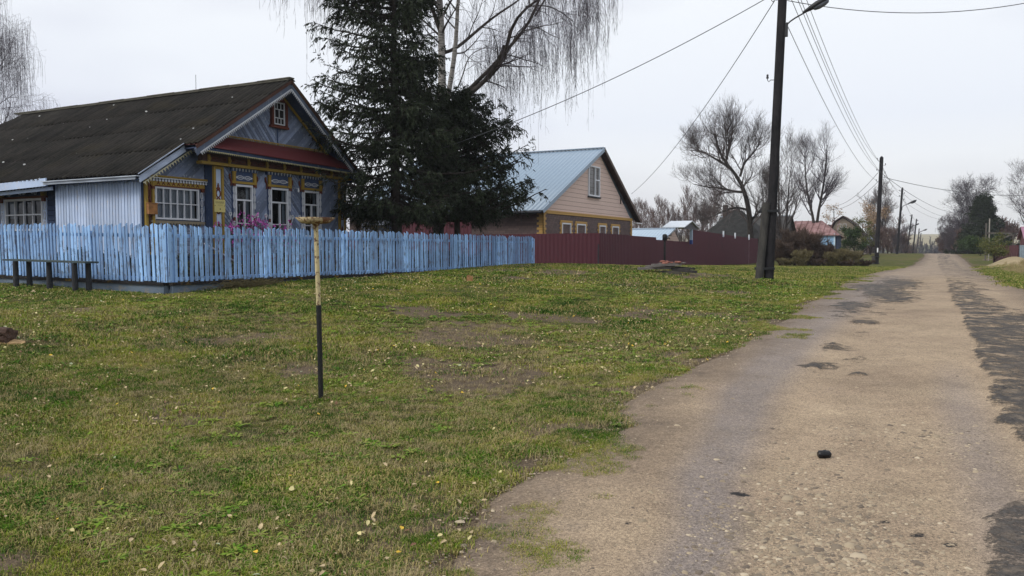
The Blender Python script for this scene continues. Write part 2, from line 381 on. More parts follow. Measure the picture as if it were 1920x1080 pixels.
c = m.mix(m.math('MULTIPLY', m.ramp(m.attr('wet'), (.1, 0), (.8, .85)), m.ramp(n2, (.2, .8), (.8, 1))), c, (.215, .185, .175))
c = m.mix(m.ramp(m.math('ADD', m.attr('inn'), m.math('MULTIPLY', m.math('SUBTRACT', n2, .5), .9)), (.0, 1), (.95, 0)), c, m.mix(n2, (.090, .066, .048), (.205, .150, .105)))
c = m.mix(m.ramp(n5, (.36, .75), (.52, 0)), c, (.095, .075, .058)); c = m.mix(m.ramp(m.noise(co, 22, 5, .75), (.55, 0), (.75, .5)), c, (.40, .32, .22)); c = m.mix(m.ramp(m.noise(co, 3.2, 5, .7), (.54, 0), (.72, .45)), c, (.14, .11, .088))
gr = m.math('MULTIPLY', m.ramp(m.vor(co, 80, out=1), (0, .62), (1, 1.34)), m.ramp(m.noise(co, 1.6, 6, .7), (.3, .80), (.7, 1.20))); c = m.mix(1, c, gr, 'MULTIPLY'); chip = m.math('MULTIPLY', m.ramp(v, (.10, 1), (.22, 0)), m.ramp(m.math('ADD', m.attr('grav'), m.math('MULTIPLY', n2, .6)), (.45, .0), (.95, .8)))
c = m.mix(chip, c, m.mix(n3, (.42, .34, .24), (.30, .25, .19)))
c = m.mix(m.ramp(v2, (.08, .55), (.20, 0)), c, m.mix(n3, (.44, .36, .26), (.20, .16, .12)))
wave = m.noise(m.coord(scale=(1.0, 1.3, 1)), 3.4, 8, .76, .25)
am = m.math('ADD', m.attr('asph'), m.math('MULTIPLY', m.math('SUBTRACT', wave, .5), 2.6)); am = m.math('ADD', am, m.math('MULTIPLY', m.math('SUBTRACT', n3, .5), .9))
am = m.ramp(am, (.46, 0), (.70, 1))
dark = m.mix(m.ramp(n3, (.35, 0), (.7, 1)), (.016, .015, .016), (.090, .080, .072)); dark = m.mix(m.ramp(m.noise(co, 5, 6, .75), (.50, 0), (.66, .85)), dark, (.19, .150, .11))
c = m.mix(m.math('MULTIPLY', am, m.ramp(n1, (.2, .85), (.6, 1))), c, dark)
sm_ = m.ramp(m.math('ADD', m.attr('spots'), m.math('MULTIPLY', m.math('SUBTRACT', m.noise(co, 30, 5, .8), .5), 1.6)), (.45, 0), (.72, 1))
c = m.mix(sm_, c, (.02, .018, .018))
m.col(c); m.rough(m.ramp(m.math('ADD', m.attr('wet'), m.math('MULTIPLY', n2, -.4)), (.1, .95), (.8, .80)))
h = m.math('ADD', m.math('MULTIPLY', chip, 1.2), m.math('ADD', m.math('MULTIPLY', am, .9), m.math('ADD', m.math('MULTIPLY', n3, .8), m.math('MULTIPLY', n2, 1.0))))
m.bump(h, .9, .012)
r_o = link('road', rme, m.mat); r_o['kind'] = 'structure'

# ------------------------------------------------------------------ grass, weeds, fallen leaves, gravel (nobody could count them)
protos = {}
def proto_coll(name, makers, mat):
    c = bpy.data.collections.new(name)
    for k, me in enumerate(makers):
        me.materials.append(mat); o = bpy.data.objects.new(name+' sample', me); c.objects.link(o)
    return c
def blade_tuft(seed, n, rad, h, w, lie, bend=.6):
    rg = random.Random(seed); V = []; F = []
    for _ in range(n):
        a = rg.uniform(0, 6.28); r = rad*math.sqrt(rg.random()); x, y = r*math.cos(a), r*math.sin(a)
        d = rg.uniform(0, 6.28); L = h*rg.uniform(.5, 1.2); lean = rg.uniform(lie*.4, lie); ww = w*rg.uniform(.6, 1.2)
        dx, dy = math.cos(d), math.sin(d); px, py = -dy*ww/2, dx*ww/2; k = len(V)
        x1, y1, z1 = x+dx*L*.5*math.sin(lean*.6), y+dy*L*.5*math.sin(lean*.6), L*.5*math.cos(lean*.6)
        l2 = min(1.75, lean+bend*rg.random()); x2, y2, z2 = x1+dx*L*.5*math.sin(l2), y1+dy*L*.5*math.sin(l2), max(.003, z1+L*.5*math.cos(l2))
        V += [(x-px, y-py, -.01), (x+px, y+py, -.01), (x1+px*.8, y1+py*.8, z1), (x1-px*.8, y1-py*.8, z1), (x2, y2, z2)]
        F += [(k, k+1, k+2, k+3), (k+3, k+2, k+4)]
    me = bpy.data.meshes.new('tuft'); me.from_pydata(V, [], F); me.update(); return me
def rosette(seed, n, L, w):
    rg = random.Random(seed); V = []; F = []
    for _ in range(n):
        d = rg.uniform(0, 6.28); l = L*rg.uniform(.5, 1.1); dx, dy = math.cos(d), math.sin(d); ww = w*rg.uniform(.6, 1.2)
        up = rg.uniform(.05, .55); k = len(V); o = rg.uniform(0, .02)
        P = [(0, .1), (.35, .7), (.7, 1), (1, .1)]
        for t, q in P:
            z = .008+l*up*math.sin(t*2.2)*.8; x, y = dx*(l*t+o), dy*(l*t+o)
            V += [(x-dy*ww*q/2, y+dx*ww*q/2, z+rg.uniform(-.003, .003)), (x+dy*ww*q/2, y-dx*ww*q/2, z)]
        F += [(k+2*i, k+2*i+1, k+2*i+3, k+2*i+2) for i in range(3)]
    me = bpy.data.meshes.new('rosette'); me.from_pydata(V, [], F); me.update(); return me
def grass_mat(name, cols, straw, patch=1.0):
    m = NT(name, .75, .08); g = m.n('NewGeometry'); rd = m.rnd()
    pz = g.outputs['Position']; nA = m.noise(pz, .75, 5, .7); nB = m.noise(pz, 1.5, 4, .7, .5); n2 = m.noise(pz, 5, 3, .6)
    c = m.mix(rd, cols[0], cols[1]); c = m.mix(m.ramp(nA, (.50, 0), (.58, 1)), c, m.mix(rd, cols[1], cols[2])); c = m.mix(m.ramp(nA, (.40, 1), (.47, 0)), c, cols[0])
    f = m.math('ADD', m.math('ADD', m.math('MULTIPLY', m.island(), .38), m.math('MULTIPLY', n2, .20)), m.math('MULTIPLY', nB, .50)); c = m.mix(m.ramp(f, (.54, 0), (.66, 1)), c, straw)
    m.col(c); m.b.inputs['Subsurface Weight'].default_value = 0
    m.b.inputs['Transmission Weight'].default_value = 0
    return m.mat
mg1 = grass_mat('grass blades', [(.022, .082, .004), (.095, .185, .010), (.260, .260, .030)], (.37, .30, .12))
mg2 = grass_mat('weed leaves', [(.055, .135, .012), (.130, .220, .022), (.190, .250, .030)], (.20, .22, .05))
mg3 = grass_mat('dry grass', [(.26, .21, .10), (.34, .28, .14), (.20, .18, .07)], (.38, .31, .17))
def scatter(name, P, scl, coll, label=None):
    """one object whose points carry copies of the sample plants"""
    me = bpy.data.meshes.new(name); n = len(P); me.vertices.add(n); me.vertices.foreach_set('co', np.asarray(P, np.float32).ravel())
    rg = np.random.default_rng(len(name)+n)
    vert_attr(me, 'scl', scl); vert_attr(me, 'rot', rg.uniform(0, 6.28, n))
    o = bpy.data.objects.new(name, me); S.collection.objects.link(o); o['kind'] = 'stuff'
    if label: o['label'] = label
    ng = bpy.data.node_groups.new(name, 'GeometryNodeTree')
    ng.interface.new_socket('Geometry', in_out='INPUT', socket_type='NodeSocketGeometry'); ng.interface.new_socket('Geometry', in_out='OUTPUT', socket_type='NodeSocketGeometry')
    N = ng.nodes.new; L = ng.links.new
    i = N('NodeGroupInput'); out = N('NodeGroupOutput'); ip = N('GeometryNodeInstanceOnPoints'); ci = N('GeometryNodeCollectionInfo')
    ci.inputs['Collection'].default_value = coll; ci.inputs['Separate Children'].default_value = True; ci.inputs['Reset Children'].default_value = True
    L(i.outputs[0], ip.inputs['Points']); L(ci.outputs[0], ip.inputs['Instance']); ip.inputs['Pick Instance'].default_value = True
    a = N('GeometryNodeInputNamedAttribute'); a.data_type = 'FLOAT'; a.inputs['Name'].default_value = 'scl'; L(a.outputs['Attribute'], ip.inputs['Scale'])
    b = N('GeometryNodeInputNamedAttribute'); b.data_type = 'FLOAT'; b.inputs['Name'].default_value = 'rot'
    cx = N('ShaderNodeCombineXYZ'); L(b.outputs['Attribute'], cx.inputs[2]); L(cx.outputs[0], ip.inputs['Rotation'])
    L(ip.outputs[0], out.inputs[0]); md = o.modifiers.new('plants', 'NODES'); md.node_group = ng
    return o
def inview(x, y, m=.12):
    D = -math.sin(YAW)*x+math.cos(YAW)*y; l = math.cos(YAW)*x+math.sin(YAW)*y
    return (D > 2.2) & (np.abs(l) < D*(.64+m)+.8)
def sprinkle(seed, n, x0, x1, y0, y1, thr=.5, dmin=0, dmax=99):
    rg = np.random.default_rng(seed); x = rg.uniform(x0, x1, n); y = rg.uniform(y0, y1, n)
    L_, R_ = redge(y)
    D = -math.sin(YAW)*x+math.cos(YAW)*y
    k = inview(x, y) & (D > dmin) & (D < dmax) & (bare(x, y)+rg.uniform(-.28, .28, n) < thr)
    k &= ~((x < -13.0) & (y > 10.5) & (y < 27.5)); k &= (inside(x, y) < .12) & ((((x-3.9)/1.5)**2+((y-52.6)/3.0)**2) > 1)
    x, y = x[k], y[k]; return x, y, rg
def ground_pts(x, y): return np.stack([x, y, base_z(x, y)], 1)
cA = proto_coll('grass near', [blade_tuft(i, 30, .07, .034, .0040, 1.5) for i in range(6)], mg1)
cB = proto_coll('grass middle', [blade_tuft(20+i, 32, .15, .045, .008, 1.4) for i in range(6)], mg1)
cC = proto_coll('grass far', [blade_tuft(40+i, 34, .34, .055, .02, 1.3) for i in range(5)], mg1)
cW = proto_coll('weeds', [rosette(60+i, 10, .055, .020) for i in range(5)], mg2)
cD = proto_coll('dry grass', [blade_tuft(80+i, 22, .07, .085, .0035, 1.6, .9) for i in range(4)], mg3)
cT = proto_coll('tall dry grass', [blade_tuft(90+i, 40, .16, .42, .010, .5, .7) for i in range(4)], mg3)
x, y, rg = sprinkle(1, 90000, -12, 0, .5, 13, .52, 0, 9.5)
scatter('grass', ground_pts(x, y), rg.uniform(.55, 1.35, len(x))*(.95+.85*fbm(x, y, .8, 71, 3)), cA, 'short green verge grass mixed with yellowed blades')
# ragged tufts creeping from the verge onto the road
rg = np.random.default_rng(21); y = 2.8+28*rg.random(26000)**1.3; Lx = redge(y)[0]; x = Lx+rg.uniform(-.35, .75, 26000)
q = fbm(x, y, .55, 93, 4); k = inview(x, y) & (q+rg.uniform(-.12, .12, 26000) > .02+.62*np.clip(x-Lx+.15, 0, 9)); x, y = x[k], y[k]
scatter('grass', np.stack([x, y, np.maximum(base_z(x, y), road_z(x, y)+.008)], 1), rg.uniform(.35, 1.0, len(x))*np.interp(y, [3, 12, 30], [.8, 1.1, 1.8]), cA)
x, y, rg = sprinkle(2, 60000, -22, 3, 6, 24, .55, 9, 20)
scatter('grass', ground_pts(x, y), rg.uniform(.6, 1.3, len(x))*(.95+.7*fbm(x, y, 1.0, 71, 3)), cB)
x, y, rg = sprinkle(3, 60000, -30, 12, 15, 60, .6, 19, 60)
scatter('grass', ground_pts(x, y), rg.uniform(.6, 1.1, len(x)), cC)
x, y, rg = sprinkle(4, 30000, -22, 0, 2.5, 24, .62, 0, 24)
k = (fbm(x, y, 1.6, 81, 4)+rg.uniform(-.2, .2, len(x)) > .08); x, y = x[k], y[k]
D_ = -math.sin(YAW)*x+math.cos(YAW)*y
scatter('weeds', ground_pts(x, y), rg.uniform(.4, 1.05, len(x))*(1+D_*.045), cW, 'bright green low broad-leaved weeds in the verge')
x, y, rg = sprinkle(5, 16000, -14, 0, 2.5, 15, .85, 0, 13)
scatter('dry_grass', ground_pts(x, y), rg.uniform(.5, 1.1, len(x)), cD, 'straw-coloured dead blades lying in the verge')
# long pale grass on the right of the road
rg = np.random.default_rng(6); x = rg.uniform(2.4, 9, 5200); y = rg.uniform(27, 56, 5200)
k = (x > redge(y)[1]+.2+.4*rg.random(len(x))) & ((((x-3.9)/1.5)**2+((y-52.6)/3.0)**2) > .8+.4*rg.random(len(x))); x, y = x[k], y[k]
scatter('tall_grass', ground_pts(x, y), rg.uniform(.35, 1.0, len(x))*sst(2.2, 4.5, x), cT, 'long yellowed grass beside the right road edge')

def litter(name, seed, P, size, mats, wts, aspect=.6, curl=.35, label=None):
    """many small curled leaves in one mesh"""
    rg = np.random.default_rng(seed); n = len(P); L = size*rg.uniform(.5, 1.3, n); a = rg.uniform(0, 6.28, n)
    tx, ty = rg.normal(0, curl, n), rg.normal(0, curl, n); ca, sa = np.cos(a), np.sin(a)
    prof = [(-.5, 0), (-.15, .5), (.25, .42), (.5, 0), (.25, -.42), (-.15, -.5)]
    V = np.zeros((n, 6, 3))
    for i, (u, w) in enumerate(prof):
        lx, ly = u*L, w*L*aspect; V[:, i, 0] = P[:, 0]+lx*ca-ly*sa; V[:, i, 1] = P[:, 1]+lx*sa+ly*ca
        V[:, i, 2] = P[:, 2]+lx*tx+ly*ty+abs(w)*L*.25
    base = (np.arange(n)*6)[:, None]
    me = npmesh(name, V.reshape(-1, 3), [base+np.array([[0, 1, 2, 3]]), base+np.array([[0, 3, 4, 5]])])
    mi = rg.choice(len(mats), n, p=wts); me.materials.clear()
    for q in mats: me.materials.append(q)
    me.polygons.foreach_set('material_index', np.concatenate([mi, mi]).astype(np.int32))
    o = bpy.data.objects.new(name, me); S.collection.objects.link(o); o['kind'] = 'stuff'
    if label: o['label'] = label
    return o
lm = [m_plain('leaf straw', (.40, .31, .18), .7, .3, 8), m_plain('leaf pale', (.48, .42, .20), .7, .25, 8), m_plain('leaf yellow', (.60, .38, .03), .6, .2, 8), m_plain('leaf brown', (.16, .075, .045), .7, .3, 8), m_plain('leaf grey green', (.30, .33, .20), .7, .2, 8)]
rg = np.random.default_rng(9); x = -22+22*rg.random(24000); y = 2.5+22*rg.random(24000); D_ = -math.sin(YAW)*x+math.cos(YAW)*y
k = inview(x, y) & (x < redge(y)[0]+.1) & (D_ < 24) & ~((x < -13) & (y > 10.5)) & (fbm(x, y, 3, 91, 3)*.8+fbm(x, y, .7, 92, 2)*.9+rg.uniform(-.35, .35, 24000) > .02)
x, y, D_ = x[k], y[k], D_[k]; P = ground_pts(x, y); P[:, 2] += rg.uniform(.018, .042, len(x))
litter('fallen_leaves', 3, P[D_ < 9], .033, lm, [.56, .24, .04, .12, .04], label='fallen birch leaves scattered over the verge')
litter('fallen_leaves', 4, P[D_ >= 9], .038, lm, [.56, .30, .03, .06, .05])
# gravel chips on the road
def chips(name, seed, P, size, label=None):
    rg = np.random.default_rng(seed); n = len(P)
    base = np.array([(-1, -.8, 0), (1, -1, 0), (.9, 1, 0), (-1, .9, 0), (-.6, -.5, .7), (.6, -.55, .8), (.5, .6, .65), (-.55, .5, .8)])
    V = base[None]*(1+rg.uniform(-.3, .3, (n, 8, 3))); s = size*np.exp(rg.normal(0, .45, n)); a = rg.uniform(0, 6.28, n)
    V *= s[:, None, None]*.5; V[:, :, 0] *= rg.uniform(.8, 1.5, n)[:, None]; V[:, :, 2] *= .7
    x = V[:, :, 0]*np.cos(a)[:, None]-V[:, :, 1]*np.sin(a)[:, None]; yy = V[:, :, 0]*np.sin(a)[:, None]+V[:, :, 1]*np.cos(a)[:, None]
    V = np.stack([x+P[:, 0:1], yy+P[:, 1:2], V[:, :, 2]+P[:, 2:3]], -1); b = (np.arange(n)*8)[:, None]
    F = np.concatenate([b+np.array([q]) for q in ((4, 5, 6, 7), (0, 1, 5, 4), (1, 2, 6, 5), (2, 3, 7, 6), (3, 0, 4, 7))])
    m = NT('gravel chips', .85, .3); m.col(m.ramp(m.island(), (0, (.12, .095, .075)), (.45, (.25, .20, .14)), (.85, (.36, .29, .20)), (1, (.48, .40, .29))))
    o = link(name, npmesh(name, V.reshape(-1, 3), F), m.mat); o['kind'] = 'stuff'
    if label: o['label'] = label
rg = np.random.default_rng(12); x = -2.8+5*rg.random(110000); y = 3+11*rg.random(110000)**1.5
w = blob(x, y, [(-.5, 4.1, .55, .9, .85), (-.1, 6.6, .4, .7, .35), (-.6, 6.8, .25, .4, .3), (-1.0, 4.6, .5, .2, .35)])+.035+.14*sst(.5, .1, inside(x, y))
k = (rg.random(110000) < w) & (inside(x, y) > -.15); x, y = x[k], y[k]
chips('gravel', 13, np.stack([x, y, road_z(x, y)+.010], 1), .0085, 'pale limestone chips pressed into the dirt road')
rg = np.random.default_rng(15); x = rg.normal(-.42, .34, 2600); y = rg.normal(4.15, .55, 2600); q = rg.normal(0, 1, (900, 2)); x = np.concatenate([x, -.1+.45*q[:450, 0], -.75+.3*q[450:, 0]]); y = np.concatenate([y, 6.7+.5*q[:450, 1], 5.3+.5*q[450:, 1]]); spf = lambda x, y: blob(x, y, [(-1.05, 5.05, .12, .10, 1), (-.04, 4.72, .10, .09, 1.0), (.10, 4.62, .08, .08, 1), (-.22, 4.85, .07, .06, .9)])
k = (y > 3.1) & (inside(x, y) > 0) & (spf(x, y) < .25)
chips('gravel', 16, np.stack([x[k], y[k], road_z(x[k], y[k])+.010], 1), .0145, 'loose pale gravel heaped along the middle of the road')

# ------------------------------------------------------------------ joinery helpers
def clip(poly, a, b, c):
    """keep the side a*x+b*y<=c of a convex polygon"""
    out = []; n = len(poly)
    for i in range(n):
        p, q = poly[i], poly[(i+1) % n]; dp, dq = a*p[0]+b*p[1]-c, a*q[0]+b*q[1]-c
        if dp <= 0: out.append(p)
        if dp*dq < 0: t = dp/(dp-dq); out.append((p[0]+t*(q[0]-p[0]), p[1]+t*(q[1]-p[1])))
    return out
class Fr:
    """a wall frame: origin, right, up; out is right x up (towards the viewer)"""
    def __init__(s, o, r, u=(0, 0, 1)):
        s.o = Vector(o); s.r = Vector(r).normalized(); s.u = Vector(u).normalized(); s.n = s.r.cross(s.u)
    def p(s, a, b, c=0): return s.o+s.r*a+s.u*b+s.n*c
    def box(s, mb, a0, a1, b0, b1, c0, c1):
        vs = [s.p(a, b, c) for c in (c0, c1) for a, b in ((a0, b0), (a1, b0), (a1, b1), (a0, b1))]
        mb.add(vs, [(3, 2, 1, 0), (4, 5, 6, 7), (0, 1, 5, 4), (1, 2, 6, 5), (2, 3, 7, 6), (3, 0, 4, 7)])
    def poly(s, mb, pts, c0, c1): mb.prism([s.p(a, b, c0) for a, b in pts], s.n*(c1-c0))
    def ring(s, mb, a, b, ra, rb, w, c0, c1, n=12):
        for i in range(n):
            t0, t1 = 2*math.pi*i/n, 2*math.pi*(i+1)/n
            q = lambda t, k: (a+(ra-k)*math.cos(t), b+(rb-k)*math.sin(t))
            s.poly(mb, [q(t0, 0), q(t1, 0), q(t1, w), q(t0, w)], c0, c1)
    def siding(s, mb, poly, ang, w, c0, th, gap=.009, lap=.010, seed=0):
        """boards of width w lying at angle ang, clipped to a convex polygon"""
        rg = random.Random(seed); nx, ny = -math.sin(ang), math.cos(ang)
        d = [nx*p[0]+ny*p[1] for p in poly]; k = math.floor(min(d)/w)
        while k*w < max(d):
            q = clip(clip(poly, nx, ny, (k+1)*w-gap), -nx, -ny, -(k*w))
            if len(q) >= 3:
                n = len(q); t = th+rg.uniform(-.002, .002)
                lo = [s.p(a, b, c0) for a, b in q]; hi = [s.p(a, b, c0+t+(lap if (nx*a+ny*b) < (k+.5)*w else 0)) for a, b in q]
                mb.add(lo+hi, [tuple(range(n-1, -1, -1)), tuple(range(n, 2*n))]+[(i, (i+1) % n, (i+1) % n+n, i+n) for i in range(n)])
            k += 1
def rect(a0, a1, b0, b1): return [(a0, b0), (a1, b0), (a1, b1), (a0, b1)]
def m_glass(name='window glass', tint=(.62, .68, .72), refl=.0):
    m = bpy.data.materials.new(name); m.use_nodes = True; t = m.node_tree; t.nodes.clear()
    o = t.nodes.new('ShaderNodeOutputMaterial'); g = t.nodes.new('ShaderNodeBsdfGlossy'); g.inputs['Roughness'].default_value = .03; g.inputs[0].default_value = (.6, .63, .66, 1)
    tr = t.nodes.new('ShaderNodeBsdfTransparent'); tr.inputs[0].default_value = tint+(1,); fr = t.nodes.new('ShaderNodeFresnel'); fr.inputs[0].default_value = 1.5
    mt = t.nodes.new('ShaderNodeMath'); mt.operation = 'ADD'; mt.inputs[1].default_value = refl*.3; t.links.new(fr.outputs[0], mt.inputs[0])
    mx = t.nodes.new('ShaderNodeMixShader'); t.links.new(mt.outputs[0], mx.inputs[0]); t.links.new(tr.outputs[0], mx.inputs[1]); t.links.new(g.outputs[0], mx.inputs[2]); t.links.new(mx.outputs[0], o.inputs[0])
    return m
M = {}
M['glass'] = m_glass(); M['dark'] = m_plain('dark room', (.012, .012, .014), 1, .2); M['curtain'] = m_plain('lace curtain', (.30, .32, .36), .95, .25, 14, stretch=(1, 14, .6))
M['white'] = m_paint('worn white paint', (.58, .60, .64), (.26, .25, .25), .25, .6, jit=.05, grime=.15)
M['blue_wall'] = m_paint('faded blue cladding', (.205, .250, .360), (.46, .50, .58), .34, .8, stretch=(3, 3, 3), jit=.50, grime=.55, flake=14)
M['blue_dark'] = m_paint('dark blue timber', (.045, .072, .145), (.13, .15, .20), .35, .8, jit=.25, grime=.6)
M['pale_blue'] = m_paint('pale blue boards', (.46, .56, .74), (.55, .55, .57), .40, .8, stretch=(8, 8, .8), jit=.14, grime=.35)
M['fence_blue'] = m_paint('sky blue fence paint', (.28, .475, .83), (.11, .13, .18), .58, .7, stretch=(16, 16, 1.4), jit=.45, flake=7, grime=.6)
M['yellow'] = m_paint('ochre paint', (.33, .22, .04), (.13, .10, .07), .35, .7, jit=.12, grime=.5)
M['redbrown'] = m_paint('red brown paint', (.125, .036, .022), (.08, .05, .04), .3, .7, jit=.15)
M['blue_grey'] = m_paint('grey blue board', (.10, .125, .18), (.20, .21, .24), .4, .8)
M['vergebrown'] = m_paint('dull brown paint', (.085, .040, .030), (.07, .06, .05), .4, .85, jit=.2)
M['brown'] = m_paint('dark brown carving', (.075, .040, .028), (.04, .03, .025), .3, .8)
M['pink'] = m_paint('pale pinkish boards', (.34, .33, .38), (.25, .24, .24), .3, .8)
M['black_tin'] = m_plain('dark tin', (.02, .022, .028), .7, .3)
def slate():
    m = NT('old corrugated roofing', .95, .04); co = m.coord(); n = m.noise(co, .8, 5, .65); n2 = m.noise(co, 14, 4, .7); s2 = m.noise(m.coord(scale=(6, .5, .5)), 1.5, 4, .6)
    c = m.mix(m.ramp(n, (.3, 0), (.7, 1)), (.010, .010, .010), (.025, .023, .021)); c = m.mix(m.ramp(s2, (.4, 0), (.75, .5)), c, (.045, .042, .035))
    c = m.mix(m.ramp(m.noise(co, .5, 3, .5), (.62, 0), (.8, .35)), c, (.050, .040, .018))
    v = m.n('TexVoronoi'); v.inputs['Scale'].default_value = 1.9; v.inputs['Randomness'].default_value = 1; m.l(co, v.inputs['Vector'])
    c = m.mix(m.ramp(v.outputs[0], (.05, .9), (.075, 0)), c, (.45, .46, .46)); c = m.mix(m.ramp(n2, (.3, .6), (.5, 0)), c, (.008, .008, .008))
    cr = m.ramp(m.math('ADD', m.math('MULTIPLY', m.attr('crest'), .5), .5), (.15, .42), (.75, 1.45)); c = m.mix(1, c, cr, 'MULTIPLY')  # wave shading painted into the colour: darker valleys, lighter crests
    m.col(c); m.bump(n2, .5, .01); return m.mat
M['slate'] = slate()
def rusty(name, a, b, rust=(.10, .05, .03), amt=.5, sc=1.4, rough=.6):
    m = NT(name, rough, .4); co = m.coord(); n = m.noise(co, sc, 6, .65); n2 = m.noise(co, sc*7, 5, .7)
    c = m.mix(n2, a, b); c = m.mix(m.ramp(m.math('ADD', m.math('MULTIPLY', n, .7), m.math('MULTIPLY', n2, .3)), (.62-.25*amt, 0), (.75-.2*amt, 1)), c, rust)
    m.col(c); m.bump(n2, .2, .005); return m.mat
M['red_tin'] = rusty('red painted tin', (.105, .015, .017), (.080, .014, .016), (.09, .045, .022), .25, .9)
def corrugated(name, o, du, dv, nu_len, nv_len, pitch, amp, mat, parent, rows=1.25, samples=7, lower=None):
    """roof sheet: o corner at the ridge, du along the ridge, dv down the slope; waves run down the slope"""
    du, dv = Vector(du).normalized(), Vector(dv).normalized(); nrm = du.cross(dv); nrm = nrm if nrm.z > 0 else -nrm
    n = max(2, int(nu_len/pitch*samples)); nr = max(1, round(nv_len/rows)); V = []; F = []
    u = np.linspace(0, nu_len, n+1); w = amp*np.sin(2*math.pi*u/pitch); rg = random.Random(5)
    for r in range(nr):
        v0, v1 = r*nv_len/nr, (r+1)*nv_len/nr+.08*(r < nr-1); k0 = len(V)
        for q, (v, l) in enumerate(((v0, 0.0), ((v0+v1)/2, .006), (v1, .014))):
            for j in range(n+1):
                a = math.floor(u[j]/1.1); jz = .006*math.sin(a*7.3+r*3.1)+.004*math.sin(a*3.7+q)
                vv = v if q < 2 or True else v
                if lower is not None: vv = v*lower(u[j])/nv_len
                p = Vector(o)+du*u[j]+dv*(vv+(.03*math.sin(a*5.1+r*2.3) if q == 2 else 0))+nrm*(w[j]+l+jz); V.append(p)
        for q in range(2):
            for j in range(n): a = k0+q*(n+1)+j; F.append((a, a+1, a+n+2, a+n+1))
        # thickness at the lower lip
        k1 = len(V)
        for j in range(n+1): V.append(V[k0+2*(n+1)+j]-nrm*.012)
        for j in range(n): a = k0+2*(n+1)+j; F.append((a, a+1, k1+j+1, k1+j))
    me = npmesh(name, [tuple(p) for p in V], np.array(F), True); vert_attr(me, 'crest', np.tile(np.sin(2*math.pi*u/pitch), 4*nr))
    return link(name, me, mat, parent)
def lace(mb, p, q, n, h, th, nrm, kind=0):
    """fretwork hanging below the line p-q: a strip and a row of pierced teeth"""
    p, q, nrm = Vector(p), Vector(q), Vector(nrm).normalized(); t = (q-p); L = t.length; t.normalize(); dn = t.cross(nrm).normalized()
    if dn.z > 0: dn = -dn
    s = L/n; f = Fr(p, t, -dn); 
    if f.n.dot(nrm) < 0: f.n = nrm
    W = lambda pts: mb.prism([p+t*a+dn*b for a, b in pts], nrm*th)
    W([(0, 0), (L, 0), (L, h*.22), (0, h*.22)])
    for i in range(n):
        a = i*s
        if kind == 0: W([(a+.12*s, h*.22), (a+.30*s, h*.22), (a+.62*s, h*.95), (a+.42*s, h*.95)]); W([(a+.88*s, h*.22), (a+.70*s, h*.22), (a+.42*s, h*.60), (a+.52*s, h*.75)])
        elif kind == 1: W([(a+.2*s, h*.22), (a+.8*s, h*.22), (a+.62*s, h*.6), (a+.5*s, h), (a+.38*s, h*.6)])
        else:
            W([(a+.38*s, h*.2), (a+.62*s, h*.2), (a+.60*s, h*.55), (a+.40*s, h*.55)])
            c = [(a+.5*s+.30*s*math.cos(k*math.pi/4), h*.72+.28*h*math.sin(k*math.pi/4)) for k in range(8)]; W(c)
def sash(fr, parent, a0, a1, b0, b1, cols, rows, fw=.05, bw=.022, depth=.05, curtain=None, name='window', mat='white', room=.28, pane_mat='glass'):
    """a window: frame and bars, a pane set back, curtains and a dark room behind"""
    w = MB(); c0, c1 = -.03, depth
    for r_ in (rect(a0, a0+fw, b0, b1), rect(a1-fw, a1, b0, b1), rect(a0+fw, a1-fw, b0, b0+fw), rect(a0+fw, a1-fw, b1-fw, b1)): fr.poly(w, r_, c0, c1)
    for t in cols: x = a0+fw+(a1-a0-2*fw)*t; fr.box(w, x-bw/2, x+bw/2, b0+fw, b1-fw, c0+.004, c1-.012)
    for t in rows:
        y = b0+fw+(b1-b0-2*fw)*t; fr.box(w, a0+fw, a1-fw, y-bw/2, y+bw/2, c0+.008, c1-.008)
    o = w.build(name, M[mat], parent)
    g = MB(); g.add([fr.p(a, b, c0+.012) for a, b in rect(a0+fw*.8, a1-fw*.8, b0+fw*.8, b1-fw*.8)], [(0, 1, 2, 3)]); g.build('pane', M[pane_mat], o)
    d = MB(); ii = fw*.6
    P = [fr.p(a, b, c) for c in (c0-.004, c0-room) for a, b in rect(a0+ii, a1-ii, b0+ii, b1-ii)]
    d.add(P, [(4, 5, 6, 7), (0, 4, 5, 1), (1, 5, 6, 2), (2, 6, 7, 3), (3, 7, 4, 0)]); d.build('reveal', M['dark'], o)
    if curtain:
        cu = MB()
        for (x0, x1, y0, y1) in curtain:
            n = max(4, int((x1-x0)*(a1-a0)/.02)); vs = []
            for i in range(n+1):
                x = a0+(a1-a0)*(x0+(x1-x0)*i/n); z = c0-.05+.012*math.sin(i*1.9)
                vs += [fr.p(x, b0+(b1-b0)*y0, z), fr.p(x, b0+(b1-b0)*y1, z)]
            cu.add(vs, [(2*i, 2*i+2, 2*i+3, 2*i+1) for i in range(n)], True)
        cu.build('curtain', M['curtain'], o)
    return o

# ------------------------------------------------------------------ the carved blue log house
XF, XA, XV = -16.8, -17.1, -16.2
gh = G(-16.8, 17.5)
H1 = thing('village_house', 'blue timber house with carved white and ochre window surrounds under a dark corrugated roof', 'house', (XF, 17.6, gh))
FF = Fr((XF, 0, 0), (0, 1, 0)); FA = Fr((XA, 0, 0), (0, 1, 0))
ZR, YR, SLF, SRT = 6.33, 17.30, .655, .775
zl = lambda y: ZR-(YR-y)*SLF if y < YR else ZR-(y-YR)*SRT
wins = [(15.74, 16.38), (17.04, 17.76), (18.40, 19.08)]; WB, WT = 1.95, 3.34
